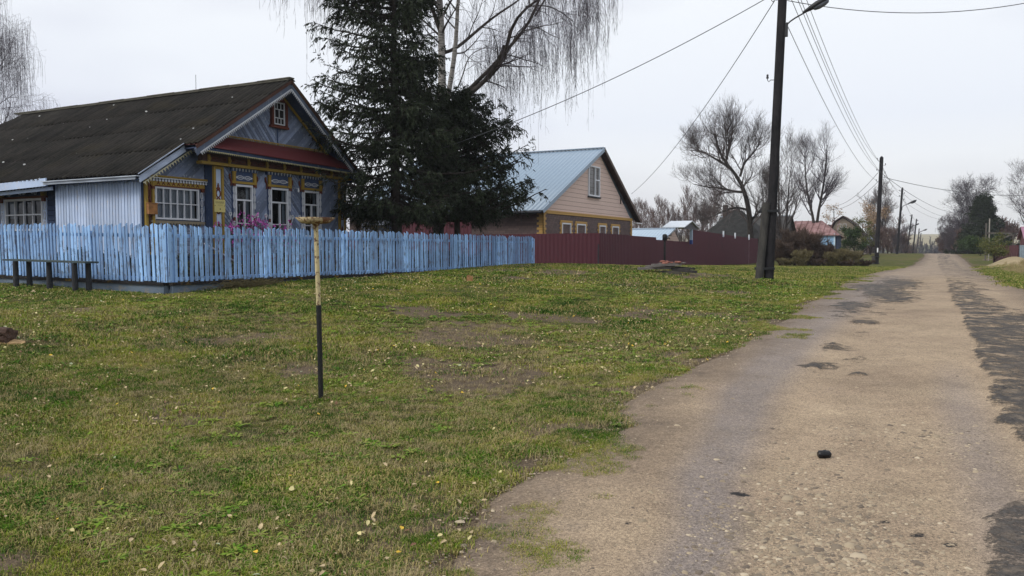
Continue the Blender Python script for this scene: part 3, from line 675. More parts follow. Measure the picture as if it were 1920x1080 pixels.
# log body
b = MB(); b.box((-29, 15.02, .6), (XF-.02, 20.3, 1.30)); b.m = 0; b.build('plinth', M['brown'], H1)
b = MB()
for y0, y1 in ((15.02, wins[0][0]+.02), (wins[0][1]-.02, wins[1][0]+.02), (wins[1][1]-.02, wins[2][0]+.02), (wins[2][1]-.02, 20.3)): b.box((XF-.3, y0, 1.3), (XF-.02, y1, 4.0))
for y0, y1 in wins: b.box((XF-.3, y0+.02, 1.3), (XF-.02, y1-.02, WB+.03)); b.box((XF-.3, y0+.02, WT-.03), (XF-.02, y1-.02, 4.0))
b.box((-29, 20.1, 1.3), (XF-.3, 20.28, 3.9)); b.box((-29, 15.1, 1.3), (-28.8, 20.1, 3.9))
b.prism([(XF-.25, 15.02, 4.0), (XF-.25, 20.3, 4.0), (XF-.25, 17.3, zl(17.3)-.15)], (.2, 0, 0))
b.build('wall', M['blue_dark'], H1)
b = MB(); up, dn = math.pi/4, -math.pi/4; A1 = R(47)
cs = [15.34]+[(a+c)/2 for a, c in wins]+[20.0]; zt = 3.84
k = 0
for (a0, a1, an) in ((15.34, wins[0][0]-.06, -A1), (wins[0][1]+.06, wins[1][0]-.06, A1), (wins[1][1]+.06, wins[2][0]-.06, -A1), (wins[2][1]+.06, 20.0, A1)):
    FF.siding(b, rect(a0, a1, 1.42, zt), an, .085, -.018, .016, seed=k); k += 1
for a, c in wins:
    for x0, x1, an in ((a-.06, (a+c)/2, -A1 if k % 2 else A1), ((a+c)/2, c+.06, A1 if k % 2 else -A1)):
        FF.siding(b, rect(x0, x1, WT+.02, zt), an, .085, -.018, .016, seed=k); FF.siding(b, rect(x0, x1, 1.42, WB-.03), an, .085, -.018, .016, seed=k+9)
    k += 1
b.build('cladding', M['blue_wall'], H1)
b = MB(); FF.box(b, 15.0, 20.32, 1.28, 1.42, -.018, .035); b.build('base_board', M['redbrown'], H1)
# pediment: chevron boards meeting under the attic window
b = MB(); PB = 4.52
tri_l = [(YR-(zl(YR)-.16-PB)/SLF, PB), (YR, PB), (YR, zl(YR)-.16)]; tri_r = [(YR, PB), (YR+(zl(YR)-.16-PB)/SRT, PB), (YR, zl(YR)-.16)]
AW = (17.14, 17.68, 5.20, 5.80)
FF.siding(b, tri_l, -R(50), .10, -.018, .016, seed=31); FF.siding(b, tri_r, R(42), .10, -.018, .016, seed=32)
b.build('pediment', M['blue_wall'], H1)
b = MB(); FF.box(b, 17.36, 17.40, PB, 5.14, 0, .02); b.build('seam_board', M['blue_dark'], H1)
b = MB()
for r_ in (rect(17.10, 17.17, 5.10, 5.90), rect(17.65, 17.72, 5.10, 5.90), rect(17.17, 17.65, 5.82, 5.90), rect(17.05, 17.77, 5.05, 5.12)): FF.poly(b, r_, 0, .10)
FF.box(b, 17.17, 17.65, 5.12, 5.82, 0, .012)
aw = b.build('attic_window', M['redbrown'], H1)
b = MB(); fx0, fx1, fy0, fy1 = 17.20, 17.62, 5.15, 5.79
for r_ in (rect(fx0, fx0+.03, fy0, fy1), rect(fx1-.03, fx1, fy0, fy1), rect(fx0+.03, fx1-.03, fy0, fy0+.03), rect(fx0+.03, fx1-.03, fy1-.03, fy1)): FF.poly(b, r_, .03, .08)
for t in (.30, .68): y = fy0+(fy1-fy0)*t; FF.box(b, fx0+.03, fx1-.03, y-.012, y+.012, .035, .07)
for (s, e, xs) in ((0, .30, (.36, .66)), (.30, .68, (.5,)), (.68, 1, (.34, .66))):
    for x in xs: X_ = fx0+(fx1-fx0)*x; FF.box(b, X_-.01, X_+.01, fy0+(fy1-fy0)*s+.02, fy0+(fy1-fy0)*e-.014, .038, .066)
b.build('frame', M['white'], aw)
b = MB(); FF.box(b, fx0+.03, fx1-.03, fy0+.03, fy1-.03, .016, .045); b.build('pane', M['dark'], aw)
# roof
rs = R(90)
lenL = math.hypot(17.30-14.0, (17.30-14.0)*SLF); lenA = math.hypot(YR-12.72, (YR-12.72)*SLF)
dvl = Vector((0, -1, -SLF)).normalized(); dvr = Vector((0, 1, -SRT)).normalized()
def low(u):                                           # front metre stops at the bargeboard, the rest runs down over the annex
    x = XV+.06-u
    return lenL if x > -16.62 else lenA
M['hip'] = M['slate']
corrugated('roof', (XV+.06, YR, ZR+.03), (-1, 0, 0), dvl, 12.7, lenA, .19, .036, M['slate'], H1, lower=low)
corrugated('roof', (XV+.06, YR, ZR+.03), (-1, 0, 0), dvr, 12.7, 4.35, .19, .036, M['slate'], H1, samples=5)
b = MB(); xe = XV+.06-12.7
b.add([(xe+.02, YR, ZR), (xe-4.2, 12.72, 3.30), (xe+.02, 12.72, 3.34)], [(0, 1, 2)]); b.add([(xe+.02, YR, ZR), (xe+.02, 20.7, 3.7), (xe-4.2, 20.7, 3.70), (xe-4.2, 12.72, 3.30)], [(0, 3, 2, 1)])
b.build('hipped_end', M['slate'], H1)
b = MB()
for k in range(11): b.bar((XV+.06-1.18*k, YR, ZR+.075-.01*(k % 2)), (XV+.06-1.18*(k+1)-.06, YR, ZR+.075-.01*(k % 2)), .20, .035)
b.bar((XV+.05, YR-.09, ZR+.03), (xe, YR-.09, ZR+.03), .12, .02, up=(0, -.5, 1)); b.bar((XV+.05, YR+.09, ZR+.03), (xe, YR+.09, ZR+.03), .12, .02, up=(0, .5, 1))
b.build('ridge_cap', m_plain('mossy ridge', (.085, .08, .062), .95, .4, 5), H1)
b = MB(); b.tube([(-20.0, YR, ZR+.05), (-20.0, YR, ZR+.55)], .007, 5); b.build('aerial', M['black_tin'], H1)
# underside of the overhang and soffit
b = MB()
for y0, y1 in ((14.05, YR), (YR, 20.55)):
    b.add([(XF-.05, y0, zl(y0)-.09), (XV+.02, y0, zl(y0)-.09), (XV+.02, y1, zl(y1)-.09), (XF-.05, y1, zl(y1)-.09)], [(0, 1, 2, 3)])
    b.add([(XF-.05, y0, zl(y0)-.05), (XV+.02, y0, zl(y0)-.05), (XV+.02, y1, zl(y1)-.05), (XF-.05, y1, zl(y1)-.05)], [(3, 2, 1, 0)])
b.build('soffit', M['blue_dark'], H1)
# bargeboards: brown verge strip, blue board, white fretwork; a second dark pair stands back from them
for y0, y1 in ((13.95, YR), (YR, 20.5)):
    s = SLF if y0 < YR else SRT; ym = (y0, y1) if y0 < YR else (y1, y0); e = ym[0]; z0, z1 = zl(e), zl(YR)
    b = MB(); b.bar((XV+.045, e, z0-.025), (XV+.045, YR, z1-.025), .03, .085, ext=.0); b.build('verge_board', M['vergebrown'] if y0 < YR else M['brown'], H1)
    b = MB(); b.bar((XV+.02, e, z0-.16), (XV+.02, YR, z1-.16), .028, .17); bb = b.build('bargeboard', M['blue_grey'], H1)
    b = MB(); q0, q1 = (XV+.035, e+(.12 if e < YR else -.12), zl(e+(.12 if e < YR else -.12))-.22), (XV+.035, YR, z1-.22)
    lace(b, q0, q1, 58, .10, .012, (1, 0, 0), 0); b.build('fretwork', M['white'], bb)
    b = MB(); b.bar((XF+.10, e+.5*(1 if e < YR else -1), zl(e+.5*(1 if e < YR else -1))-.20), (XF+.10, YR, z1-.20), .03, .07); b.build('inner_rake', M['yellow'], H1)
# red tin skirt roof, its fascia and the carved frieze
b = MB(); y0, y1 = 14.35, 20.25
b.add([(XV+.03, 13.98, 4.18), (XV+.03, 20.45, 4.06), (XF+.02, 20.05, 4.56), (XF+.02, 14.72, 4.56)], [(0, 1, 2, 3)])
b.add([(XV+.03, 13.98, 4.16), (XV+.03, 20.45, 4.04), (XF+.02, 20.05, 4.54), (XF+.02, 14.72, 4.54)], [(3, 2, 1, 0)])
b.add([(XV+.03, 13.98, 4.18), (XF+.02, 14.72, 4.56), (XF+.02, 13.98, 4.18)], [(0, 1, 2)])
b.add([(XV+.03, 13.98, 4.16), (XV+.03, 20.45, 4.04), (XV+.03, 20.45, 4.06), (XV+.03, 13.98, 4.18)], [(0, 1, 2, 3)])
b.build('skirt_roof', M['red_tin'], H1)
b = MB(); lace(b, (XF+.045, 14.7, 4.62), (XF+.045, 20.0, 4.62), 96, .08, .012, (1, 0, 0), 1); b.build('pediment_trim', M['yellow'], H1)
b = MB()
b.prism([(XV-.02, 14.02, 4.10), (XF-.02, 14.02, 4.08), (XF-.02, 20.42, 4.02), (XV-.02, 20.42, 4.0)], (0, 0, .02))
b.bar((XV-.04, 14.02, 4.105), (XV-.04, 20.4, 3.995), .03, .08); b.build('cornice', M['blue_dark'], H1)
b = MB(); lace(b, (XV-.02, 14.05, 4.075), (XV-.02, 20.38, 3.965), 100, .05, .012, (1, 0, 0), 1); b.build('cornice_fretwork', m_plain('cream fretwork', (.42, .38, .22), .8), H1)
XZ = XF+.16; FZ = Fr((XZ, 0, 0), (0, 1, 0))
b = MB(); FZ.box(b, 14.55, 20.40, 3.84, 4.07, -.16, 0); fz = b.build('frieze', M['brown'], H1)
b = MB(); FZ.box(b, 14.50, 20.44, 3.775, 3.835, -.16, .05); FZ.box(b, 14.50, 20.44, 3.835, 3.85, -.16, .025)
for i in range(9):
    y = 14.75+i*.68; FZ.box(b, y-.035, y+.035, 3.85, 4.03, 0, .03); FZ.ring(b, y, 3.93, .05, .05, .02, .03, .05, 8)
b.build('frieze_moulding', M['yellow'], fz)
for i in range(8):
    b = MB(); y = 14.75+i*.68+.34
    for s in (-1, 1):
        FZ.ring(b, y+s*.13, 3.94, .11, .045, .016, 0, .022, 10); b.tube([FZ.p(y+s*.02, 3.89, .012), FZ.p(y+s*.12, 3.98, .014), FZ.p(y+s*.22, 3.90, .012)], .008, 5)
    b.build('carving', M['redbrown'], fz)
# corner pilasters with carved panels
def pilaster(F, a0, a1, b0, b1, orn=(.42, .80), nm='pilaster', panel='pale_blue'):
    b = MB(); w = .065; d = .07
    for r_ in (rect(a0, a0+w, b0, b1), rect(a1-w, a1, b0, b1), rect(a0+w, a1-w, b1-w, b1), rect(a0+w, a1-w, b0, b0+w)): F.poly(b, r_, .0, d)
    o = b.build(nm, M['yellow'], H1)
    b = MB(); F.box(b, a0+w, a1-w, b0+w, b1-w, 0, .022); b.build('panel', M[panel], o)
    am = (a0+a1)/2; H = b1-b0; r = (a1-a0)/2-w-.012
    for z0, z1 in orn:
        b = MB(); y = b0+H*z0; top = b0+H*z1; n = 3; hh = (top-y)/(2*n)
        for i in range(n): F.ring(b, am, y+hh*(2*i+1), r*.95, hh*1.05, .028, .022, .045, 10)
        F.poly(b, [(am-r*.8, top), (am+r*.8, top), (am, top+.12)], .022, .045); F.poly(b, [(am, top+.05), (am+.03, top+.10), (am, top+.17), (am-.03, top+.10)], .022, .047)
        b.build('carving', M['redbrown'], o)
    return o
pilaster(FF, 15.0, 15.33, 1.45, 3.76, [(.05, .30), (.46, .74)])
pilaster(FF, 20.0, 20.32, 1.45, 3.76, [(.05, .30), (.46, .74)])
# plaque on the left pilaster
b = MB(); FF.box(b, 14.985, 15.345, 2.56, 2.89, .072, .085); pq = b.build('house_plaque', m_plain('cream plaque', (.52, .45, .17), .6, .1), H1)
b = MB()
for i in range(9): y = 15.02+i*.032; FF.box(b, y, y+.006, 2.79, 2.84, .085, .088); FF.box(b, y+.006, y+.02, (2.79 if i % 2 else 2.83), (2.797 if i % 2 else 2.838), .085, .088)
FF.box(b, 15.09, 15.25, 2.742, 2.748, .085, .088); FF.ring(b, 15.17, 2.64, .015, .025, .012, .085, .09, 8)
FF.ring(b, 15.005, 2.73, .012, .012, .011, .085, .09, 8); FF.ring(b, 15.325, 2.73, .012, .012, .011, .085, .09, 8)
b.build('lettering', M['black_tin'], pq)

def surround(F, a0, a1, b0, b1, o_par):
    """carved architrave of a window"""
    s = MB(); w = .10
    F.box(s, a0-w, a0, b0-.25, b1, 0, .035); F.box(s, a1, a1+w, b0-.25, b1, 0, .035); F.box(s, a0-w, a1+w, b1, b1+.34, 0, .03)
    o = s.build('window_surround', M['blue_dark'], o_par)
    for x in (a0-w/2, a1+w/2):
        c = MB(); z = b1-.05; k = 0
        while z > b0-.2:
            if k == 3: z -= .10
            F.ring(c, x, z-.10, .034, .10, .014, .035, .055, 10); F.box(c, x-.012, x+.012, z-.012, z+.012, .035, .057); z -= .205; k += 1
        F.box(c, x-.005, x+.005, b0-.22, b1-.05, .035, .045); c.build('side_carving', M['white'], o)
    for s_ in (-1, 1):                                   # curls beside the sides
        c = MB(); x = (a0-w) if s_ < 0 else (a1+w); zc = b0+.42
        c.tube([F.p(x+s_*(.03+.045*math.sin(t*1.35)), zc+.20-.085*t, .03) for t in range(8)], .011, 5)
        F.ring(c, x+s_*.07, zc+.16, .05, .06, .018, .01, .035, 10); F.ring(c, x+s_*.04, zc-.32, .035, .05, .016, .01, .035, 8); c.build('scroll', M['white'], o)
    c = MB(); am = (a0+a1)/2; zc = b1+.19; hw = (a1-a0)/2
    for s_ in (-1, 1): F.ring(c, am+s_*hw*.42, zc, hw*.36, .055, .017, .03, .05, 14); F.box(c, am+s_*hw*.20, am+s_*hw*.62, zc-.008, zc+.008, .03, .048); F.poly(c, [(am+s_*hw*.76, zc-.03), (am+s_*hw*1.0, zc), (am+s_*hw*.76, zc+.03)][::s_], .03, .048)
    F.ring(c, am, zc, .04, .035, .014, .03, .052, 8); c.build('header_carving', M['white'], o); c = MB()
    n = 8
    for i in range(n):
        x = a0-w-.03+(a1-a0+2*w+.06)*(i+.5)/n; F.ring(c, x, b1+.43, .028, .028, .026, .05, .075, 8); F.poly(c, [(x-.018, b1+.40), (x+.018, b1+.40), (x, b1+.355)][::-1], .05, .07)
    F.box(c, a0-w-.03, a1+w+.03, b1+.455, b1+.465, .05, .06); c.build('bead_row', M['white'], o)
    y = MB(); F.box(y, a0-w-.02, a1+w+.02, b1+.02, b1+.085, .03, .075)
    for x in (a0-w/2, a1+w/2): F.box(y, x-.045, x+.045, b1+.085, b1+.33, .03, .085); F.box(y, x-.055, x+.055, b1+.31, b1+.34, .03, .095)
    y.build('header', M['yellow'], o)
    y = MB(); F.box(y, a0-w-.05, a1+w+.05, b1+.345, b1+.47, 0, .05); y.build('header_board', M['blue_dark'], o)
    y = MB()
    for x in (a0-w/2, a1+w/2): F.box(y, x-.04, x+.04, b1-.05, b1+.02, .035, .085); F.box(y, x-.03, x+.03, b0+.40, b0+.50, .035, .062)
    for s_ in (-1, 1):
        x = (a0-w-.01) if s_ < 0 else (a1+w+.01)
        y.tube([F.p(x+s_*(.035+.030*math.sin(t*1.1)), b1+.27-.055*t, .03) for t in range(7)], [.012, .026, .03, .022, .028, .024, .01], 6)
        y.tube([F.p(x+s_*.06, b1+.27, .03), F.p(x+s_*.09, b1+.22, .03), F.p(x+s_*.05, b1+.18, .03)], .016, 5)
    y.build('bracket', M['redbrown'], o)
for i, (a0, a1) in enumerate(wins):
    sash(FF, H1, a0, a1, WB, WT, (), (), .055, .03, .045, curtain=[(.76, .95, .02, .98), (.36, .40, .02, .62)] if i != 1 else [(.02, .07, .02, .98), (.78, .96, .02, .98)], name='window')
    # T-shaped bars
    w = H1.children[-1]; b = MB(); zt_ = WB+(WT-WB)*.70; am = (a0+a1)/2+.02
    FF.box(b, a0+.055, a1-.055, zt_-.022, zt_+.022, -.02, .04); FF.box(b, am-.018, am+.018, WB+.055, zt_-.022, -.02, .036)
    FF.box(b, a0+.055, am-.018, WB+.33, WB+.355, -.02, .03); FF.box(b, am+.018, a1-.055, WB+.33, WB+.355, -.02, .03)
    b.build('glazing_bar', M['white'], w)
    surround(FF, a0, a1, WB, WT, H1)
for y, z in ((18.03, 3.30), (18.98, 3.80)):
    b = MB(); b.lathe(FF.p(y, z, .18), [(.001, -.05), (.025, -.035), (.03, 0), (.016, .035), (.014, .07), (.001, .08)], 8); b.tube([FF.p(y, z+.07, .18), FF.p(y, z+.09, .0)], .006, 5)
    b.build('bulb', m_plain('white bulb', (.75, .77, .80), .2, .02), H1)

# ---- annex: front, side wall, veranda wall, eaves
b = MB(); AW0, AW1, AB, AT = 13.46, 14.80, 2.33, 3.14
b.box((XA-.25, 13.12, .6), (XA-.02, AW0+.02, 3.5)); b.box((XA-.25, AW1-.02, .6), (XA-.02, 15.0, 4.2)); b.box((XA-.25, AW0+.02, .6), (XA-.02, AW1-.02, AB+.02))
b.prism([(XA-.25, AW0+.02, AT-.02), (XA-.25, AW1-.02, AT-.02), (XA-.25, AW1-.02, zl(AW1)-.25), (XA-.25, AW0+.02, zl(AW0)-.25)], (.23, 0, 0))
b.build('annex_front', M['blue_dark'], H1)
b = MB(); FA.siding(b, [(13.2, AT+.05), (15.0, AT+.05), (15.0, zl(15.0)-.28), (13.2, zl(13.2)-.28)], R(42), .10, -.018, .016, seed=5)
FA.siding(b, rect(AW1+.02, 15.0, 1.42, AT+.05), R(42), .10, -.018, .016, seed=6); FA.siding(b, rect(13.2, AW1+.02, 1.42, AB-.05), 0, .12, -.018, .016, seed=7); b.build('annex_cladding', M['blue_wall'], H1)
sash(FA, H1, AW0, AW1, AB, AT, [1/6, 2/6, 3/6, 4/6, 5/6], [.5], .045, .024, .04, curtain=[(.03, .97, .05, .97)])
b = MB(); w = .09
for x in (AW0-w, AW1+.03): FA.box(b, x, x+w-.01, AB-.05, AT, 0, .03)
so = b.build('window_surround', M['blue_dark'], H1)
b = MB()
for x in (AW0-w/2, AW1+.03+w/2):
    for k in range(4): FA.ring(b, x, AT-.16-.2*k, .036, .10, .013, .03, .05, 10)
lace(b, FA.p(AW0-.22, AT+.22, .09), FA.p(AW1+.22, AT+.22, .09), 20, .10, .014, (1, 0, 0), 2); b.build('white_carving', M['white'], so)
b = MB(); FA.box(b, AW0-.14, AW1+.16, AT+.03, AT+.14, 0, .06); FA.box(b, AW0-.20, AW1+.22, AT+.225, AT+.275, 0, .11); lace(b, FA.p(AW0-.2, AT+.27, .112), FA.p(AW1+.2, AT+.27, .112), 30, .05, .008, (1, 0, 0), 1)
b.build('header', M['yellow'], so)
b = MB(); FA.box(b, AW0-.14, AW1+.16, AT-.0, AT+.03, 0, .065); FA.box(b, AW0-.12, AW0-.04, AT-.07, AT, .03, .08); FA.box(b, AW1+.05, AW1+.13, AT-.07, AT, .03, .08)
for k in range(9): x = AW0+(AW1-AW0)*(k+.5)/9; FA.poly(b, [(x-.05, AT+.04), (x, AT+.12), (x+.05, AT+.04), (x, AT+.08)], .06, .075)
b.build('bracket', M['redbrown'], so)
b = MB(); FA.box(b, AW0-.14, AW1+.16, AB-.08, AB-.03, 0, .06); lace(b, FA.p(AW0-.12, AB-.08, .05), FA.p(AW1+.14, AB-.08, .05), 18, .07, .014, (1, 0, 0), 1); b.build('sill', m_plain('weathered sill', (.20, .17, .12), .9), so)
pilaster(FA, 13.16, 13.42, 1.45, 3.30, [(.50, .88)], panel='brown')
b = MB(); FA.box(b, 13.17, 13.42, 2.44, 2.70, .07, .16); FA.box(b, 13.16, 13.43, 2.70, 2.72, .07, .175); b.build('letter_box', m_plain('rusty orange tin', (.28, .13, .045), .7, .35, 9), H1)
FS = Fr((0, 13.1, 0), (1, 0, 0))
b = MB(); FS.siding(b, rect(-20.47, -17.12, .6, 3.30), math.pi/2, .115, 0, .02, seed=8); b.build('annex_side_boards', M['pale_blue'], H1)
b = MB(); b.box((-20.45, 13.12, .6), (-20.3, 15.0, 3.35)); b.build('annex_return_wall', M['blue_dark'], H1)
YV = 13.75; FB = Fr((0, YV, 0), (1, 0, 0)); VW0, VW1, VB, VT = PY(11, 374, YV).x, PY(82, 374, YV).x, 2.1, PY(45, 373, YV).z
b = MB()
for r_ in (rect(VW1, -20.45, .6, 3.55), rect(-29.2, VW0, .6, 3.55), rect(VW0, VW1, .6, VB), rect(VW0, VW1, VT, 3.55)): FB.siding(b, r_, 0, .14, 0, .022, seed=9)
b.build('veranda_boards', M['blue_dark'], H1)
sash(FB, H1, VW0, VW1, VB, VT, [.25, .5, .75], [.5], .06, .035, .05, curtain=[(.02, .25, .4, .98)])
b = MB(); FB.box(b, VW0-.20, VW0-.02, VB-.1, VT, .02, .05); FB.box(b, VW1+.02, VW1+.20, VB-.1, VT, .02, .05); so = b.build('window_surround', M['pale_blue'], H1)
b = MB()
for x in (VW0-.11, VW1+.11):
    for k in range(4): FB.ring(b, x, VT-.22-.27*k, .055, .13, .018, .05, .07, 10)
lace(b, FB.p(VW0+.1, VT+.33, .06), FB.p(VW1+.15, VT+.33, .06), 12, .10, .014, (0, -1, 0), 2)
for s_ in (-1, 1):
    b.tube([FB.p((VW0+VW1)/2+s_*(.05+.09*t), VT+.17-.05*math.cos(t*1.1), .07) for t in range(6)], .02, 5); FB.ring(b, (VW0+VW1)/2+s_*.62, VT+.15, .06, .06, .02, .05, .08, 10)
b.build('white_carving', M['white'], so)
b = MB(); FB.box(b, VW0-.22, VW1+.22, VT+.0, VT+.06, .02, .09)
for x in (VW0-.11, VW1+.11): FB.box(b, x-.07, x+.07, VT-.1, VT, .05, .10)
b.build('header', M['redbrown'], so)
b = MB()
for x in (VW0-.11, VW1+.11): FB.box(b, x-.08, x+.08, VT+.06, VT+.22, .02, .11)
b.build('header_block', M['yellow'], so)
# eaves: pale board along the side, flashing up the annex verge with fretwork under it
ze = zl(12.72)
b = MB(); b.bar((-16.78, 12.70, ze-.055), (-20.35, 12.70, ze-.055), .03, .07); b.bar((-16.66, 12.68, ze-.015), (-20.35, 12.68, ze-.015), .10, .02); b.build('eaves_board', m_plain('grey-white tin', (.40, .44, .50), .5, .2, 2), H1)
b = MB(); b.bar((-20.25, 12.72, ze-.02), (-33.0, 12.72, ze-.42), .05, .20); b.bar((-20.3, 12.9, ze-.17), (-33.0, 12.9, ze-.57), .04, .09); b.build('eaves_board', M['pale_blue'], H1)
b = MB(); b.add([(-16.85, 12.75, ze-.10), (-33, 12.75, ze-.12), (-33, 15.0, 4.75-.2), (-16.85, 15.0, 4.75-.2)], [(0, 1, 2, 3), (3, 2, 1, 0)]); b.build('soffit', M['blue_dark'], H1)
b = MB()
for k in range(4): b.bar((-16.70+.012*k, 12.72, ze+.02-.055*k), (-16.70+.012*k, 14.05, zl(14.05)+.02-.055*k), .02, .05)
vf = b.build('verge_flashing', m_plain('pale blue tin strips', (.36, .42, .53), .6, .2, 3), H1)
b = MB(); lace(b, (-16.72, 12.85, zl(12.85)-.24), (-16.72, 14.6, zl(14.6)-.24), 22, .10, .014, (1, 0, 0), 1); b.build('fretwork', m_plain('cream fretwork ', (.50, .47, .33), .8), vf)

# ------------------------------------------------------------------ blue picket fence
def picket_fence():
    FX, FY = -13.1, 10.6
    o = thing('picket_fence', 'sky blue picket fence with peeling paint around the front garden', 'fence', (FX, FY, G(FX, FY)))
    rg = random.Random(11)
    def run(p, q, sec, zt0, zt1, zb0, zb1, lean, pitch=.125):
        p, q = Vector(p), Vector(q); t = (q-p); L = t.length; t.normalize(); nrm = t.cross(Vector((0, 0, 1)))
        if nrm.dot(Vector((0, 0, 0))-p) < 0: nrm = -nrm
        n = int(L/pitch); secs = max(1, round(L/sec)); cur = MB(); ns = 0
        for i in range(n+1):
            s = min(L, i*L/n+rg.uniform(-.012, .012)); f = s/L; w = rg.uniform(.060, .082); th = .018
            zt = zt0+(zt1-zt0)*f+rg.uniform(-.03, .02); zb = zb0+(zb1-zb0)*f+rg.uniform(-.015, .02)
            if rg.random() < .12: zt -= rg.uniform(.01, .06)
            tl = lean+rg.gauss(0, .012); c = p+t*s; off = nrm*(.03+rg.uniform(-.004, .008)); k = 1 if rg.random() < .8 else -1
            P = []
            for a, z in ((-w/2, zb), (w/2, zb), (w/2, zt-(.035 if k > 0 else 0)), (-w/2, zt-(0 if k > 0 else .035))):
                P.append(Vector((c.x, c.y, z))+t*(a+tl*(z-zb))+off)
            cur.prism(P, nrm*th)
            if (i+1)*secs//(n+1) > ns or i == n:
                cur.build('picket_panel', M['fence_blue'], o); cur = MB(); ns += 1
        r_ = MB()
        for z in (.30, .83):
            r_.bar(Vector((p.x, p.y, zb0+(zt0-zb0)*z-.03 if z > .5 else zb0+.06)), Vector((q.x, q.y, zb1+(zt1-zb1)*z-.03 if z > .5 else zb1+.06)), .035, .07)
        r_.build('rail', M['fence_blue'], o)
        for k in range(secs+1):
            c = p+t*(L*k/secs)-nrm*.08; b = MB(); b.box((c.x-.045, c.y-.045, .4), (c.x+.045, c.y+.045, zt0-.1)); b.build('post', M['fence_blue'], o)
        b = MB(); b.bar(Vector((p.x, p.y, zb0-.03))+nrm*.05-t*.03, Vector((q.x, q.y, zb1-.03))+nrm*.05, .20, .055); b.build('sill_plank', m_sill, o)
        b = MB(); b.bar(Vector((p.x, p.y, zb0-.26))+nrm*.03, Vector((q.x, q.y, zb1-.26))+nrm*.03, .16, .40); b.build('kerb', m_kerb, o)
    mm = NT('mossy tarred plank', .95, .15); co = mm.coord(); mm.col(mm.mix(mm.ramp(mm.noise(co, 3.5, 5, .7), (.55, 0), (.66, 1)), (.018, .017, .018), (.16, .10, .015))); m_sill = mm.mat
    m_kerb = m_paint('grey blue weathered kerb', (.13, .17, .22), (.20, .19, .17), .5, .9, stretch=(2, 2, 6), grime=.7)
    run((FX, FY, 0), (FX, 26.5, 0), 2.6, 2.07, 2.05, .945, .945, .0, .125)
    run((FX-.02, FY, 0), (-22.6, FY, 0), 2.3, 2.07, 2.24, .945, 1.05, .045, .118)
    b = MB(); b.box((FX-.06, FY-.0, .8), (FX+.02, FY+.08, 2.02)); b.build('post', M['fence_blue'], o)
    return o
picket_fence()

# bench of dark boards against the left run of the fence
m_oldwood = m_paint('old black-grey wood', (.035, .036, .040), (.09, .085, .08), .3, .95, grime=.5)
m_benchtop = m_paint('dark green grey plank', (.045, .065, .070), (.12, .12, .11), .3, .8)
def bench():
    Y0 = 10.05; a = PY(18, 487, Y0); c = PY(172, 492, Y0); z = (a.z+c.z)/2+.0; gb = G(-15.8, Y0)
    o = thing('garden_bench', 'low dark plank bench on stout posts in front of the blue fence', 'bench', ((a.x+c.x)/2, Y0, gb))
    b = MB(); b.bar((a.x, Y0, a.z), (c.x, Y0, c.z), .30, .035); b.build('seat', m_benchtop, o)
    for f in (.14, .50, .86):
        x = a.x+(c.x-a.x)*f; zz = a.z+(c.z-a.z)*f
        for dy, dx in (((-.10, .0), (.11, .12)) if f != .5 else ((.0, .0),)):
            b = MB(); g = G(x, Y0)-.1; b.tube([(x+dx, Y0+dy, g), (x+dx-.01, Y0+dy, zz-.02)], [.06, .052], 8); b.build('leg', m_oldwood, o)
    return o
bench()

# ------------------------------------------------------------------ feeder post in the foreground
def chipped(name, col, rust, amt=.5):
    m = NT(name, .6, .35); co = m.coord(); v = m.noise(co, 26, 5, .7, .8); n = m.noise(co, 5, 3, .5)
    f = m.ramp(m.math('ADD', m.math('MULTIPLY', v, .75), m.math('MULTIPLY', n, .25)), (.56-.1*amt, 0), (.60-.1*amt, 1))
    m.col(m.mix(f, m.mix(n, col, tuple(c*.75 for c in col)), rust)); m.bump(m.math('MULTIPLY', f, -1), .6, .003); return m.mat
M['cream_chip'] = chipped('flaking cream paint', (.55, .46, .25), (.12, .065, .035), .28)
M['cream_chip2'] = chipped('flaking cream paint thin', (.52, .42, .25), (.13, .055, .025), .75)
p0 = PG(602, 748); p0.z = G(p0.x, p0.y); D0 = -math.sin(YAW)*p0.x+math.cos(YAW)*p0.y
pt = PD(592, 418, D0); pm = PD(597.5, 572, D0)
o = thing('feeder_post', 'thin metal post, cream above and black below, carrying a shallow flaking tray', 'post', p0)
b = MB(); rp = .024; b.tube([p0-Vector((0, 0, .12)), p0.lerp(pm, .35), pm], rp*1.04, 14); b.build('lower_pole', m_plain('black tarred wrap', (.012, .012, .013), .5, .3, 30, bump=.004), o)
b = MB(); b.tube([pm-Vector((0, 0, .02)), pm.lerp(pt, .5), pt], rp*.94, 14); b.build('upper_pole', M['cream_chip'], o)
rt = _r; ax = Vector(_r).normalized(); c0 = pt+Vector((-.005, 0, .015)); b = MB()
b.lathe(c0, [(.001, -.008), (.10, -.010), (.135, 0), (.185, .036), (.192, .036), (.138, -.014), (.10, -.022), (.001, -.022)], 20)
tr = b.build('tray', M['cream_chip2'], o)
b = MB(); b.lathe(pt-Vector((0, 0, .03)), [(.024, 0), (.034, .008), (.036, .028), (.001, .03)], 12); b.build('collar', M['cream_chip2'], o)

# ------------------------------------------------------------------ black lump on the road
pk = PG(1545, 856); zr = float(road_z(pk.x, pk.y))+.012
b = MB(); b.tube([Vector((pk.x, pk.y, zr+.026))+Vector(_r)*t for t in (-.044, -.034, .034, .045)], [.018, .029, .029, .020], 16)
b.rock((pk.x+.012, pk.y+.01, zr+.030), .026, 3, (1.3, .9, .9))
tag(b.build('rubber_lump', m_plain('black rubber', (.008, .008, .009), .35, .3, 30, bump=.003), loc=(pk.x, pk.y, zr)), 'small black rubber lump lying in the middle of the dirt road', 'debris')

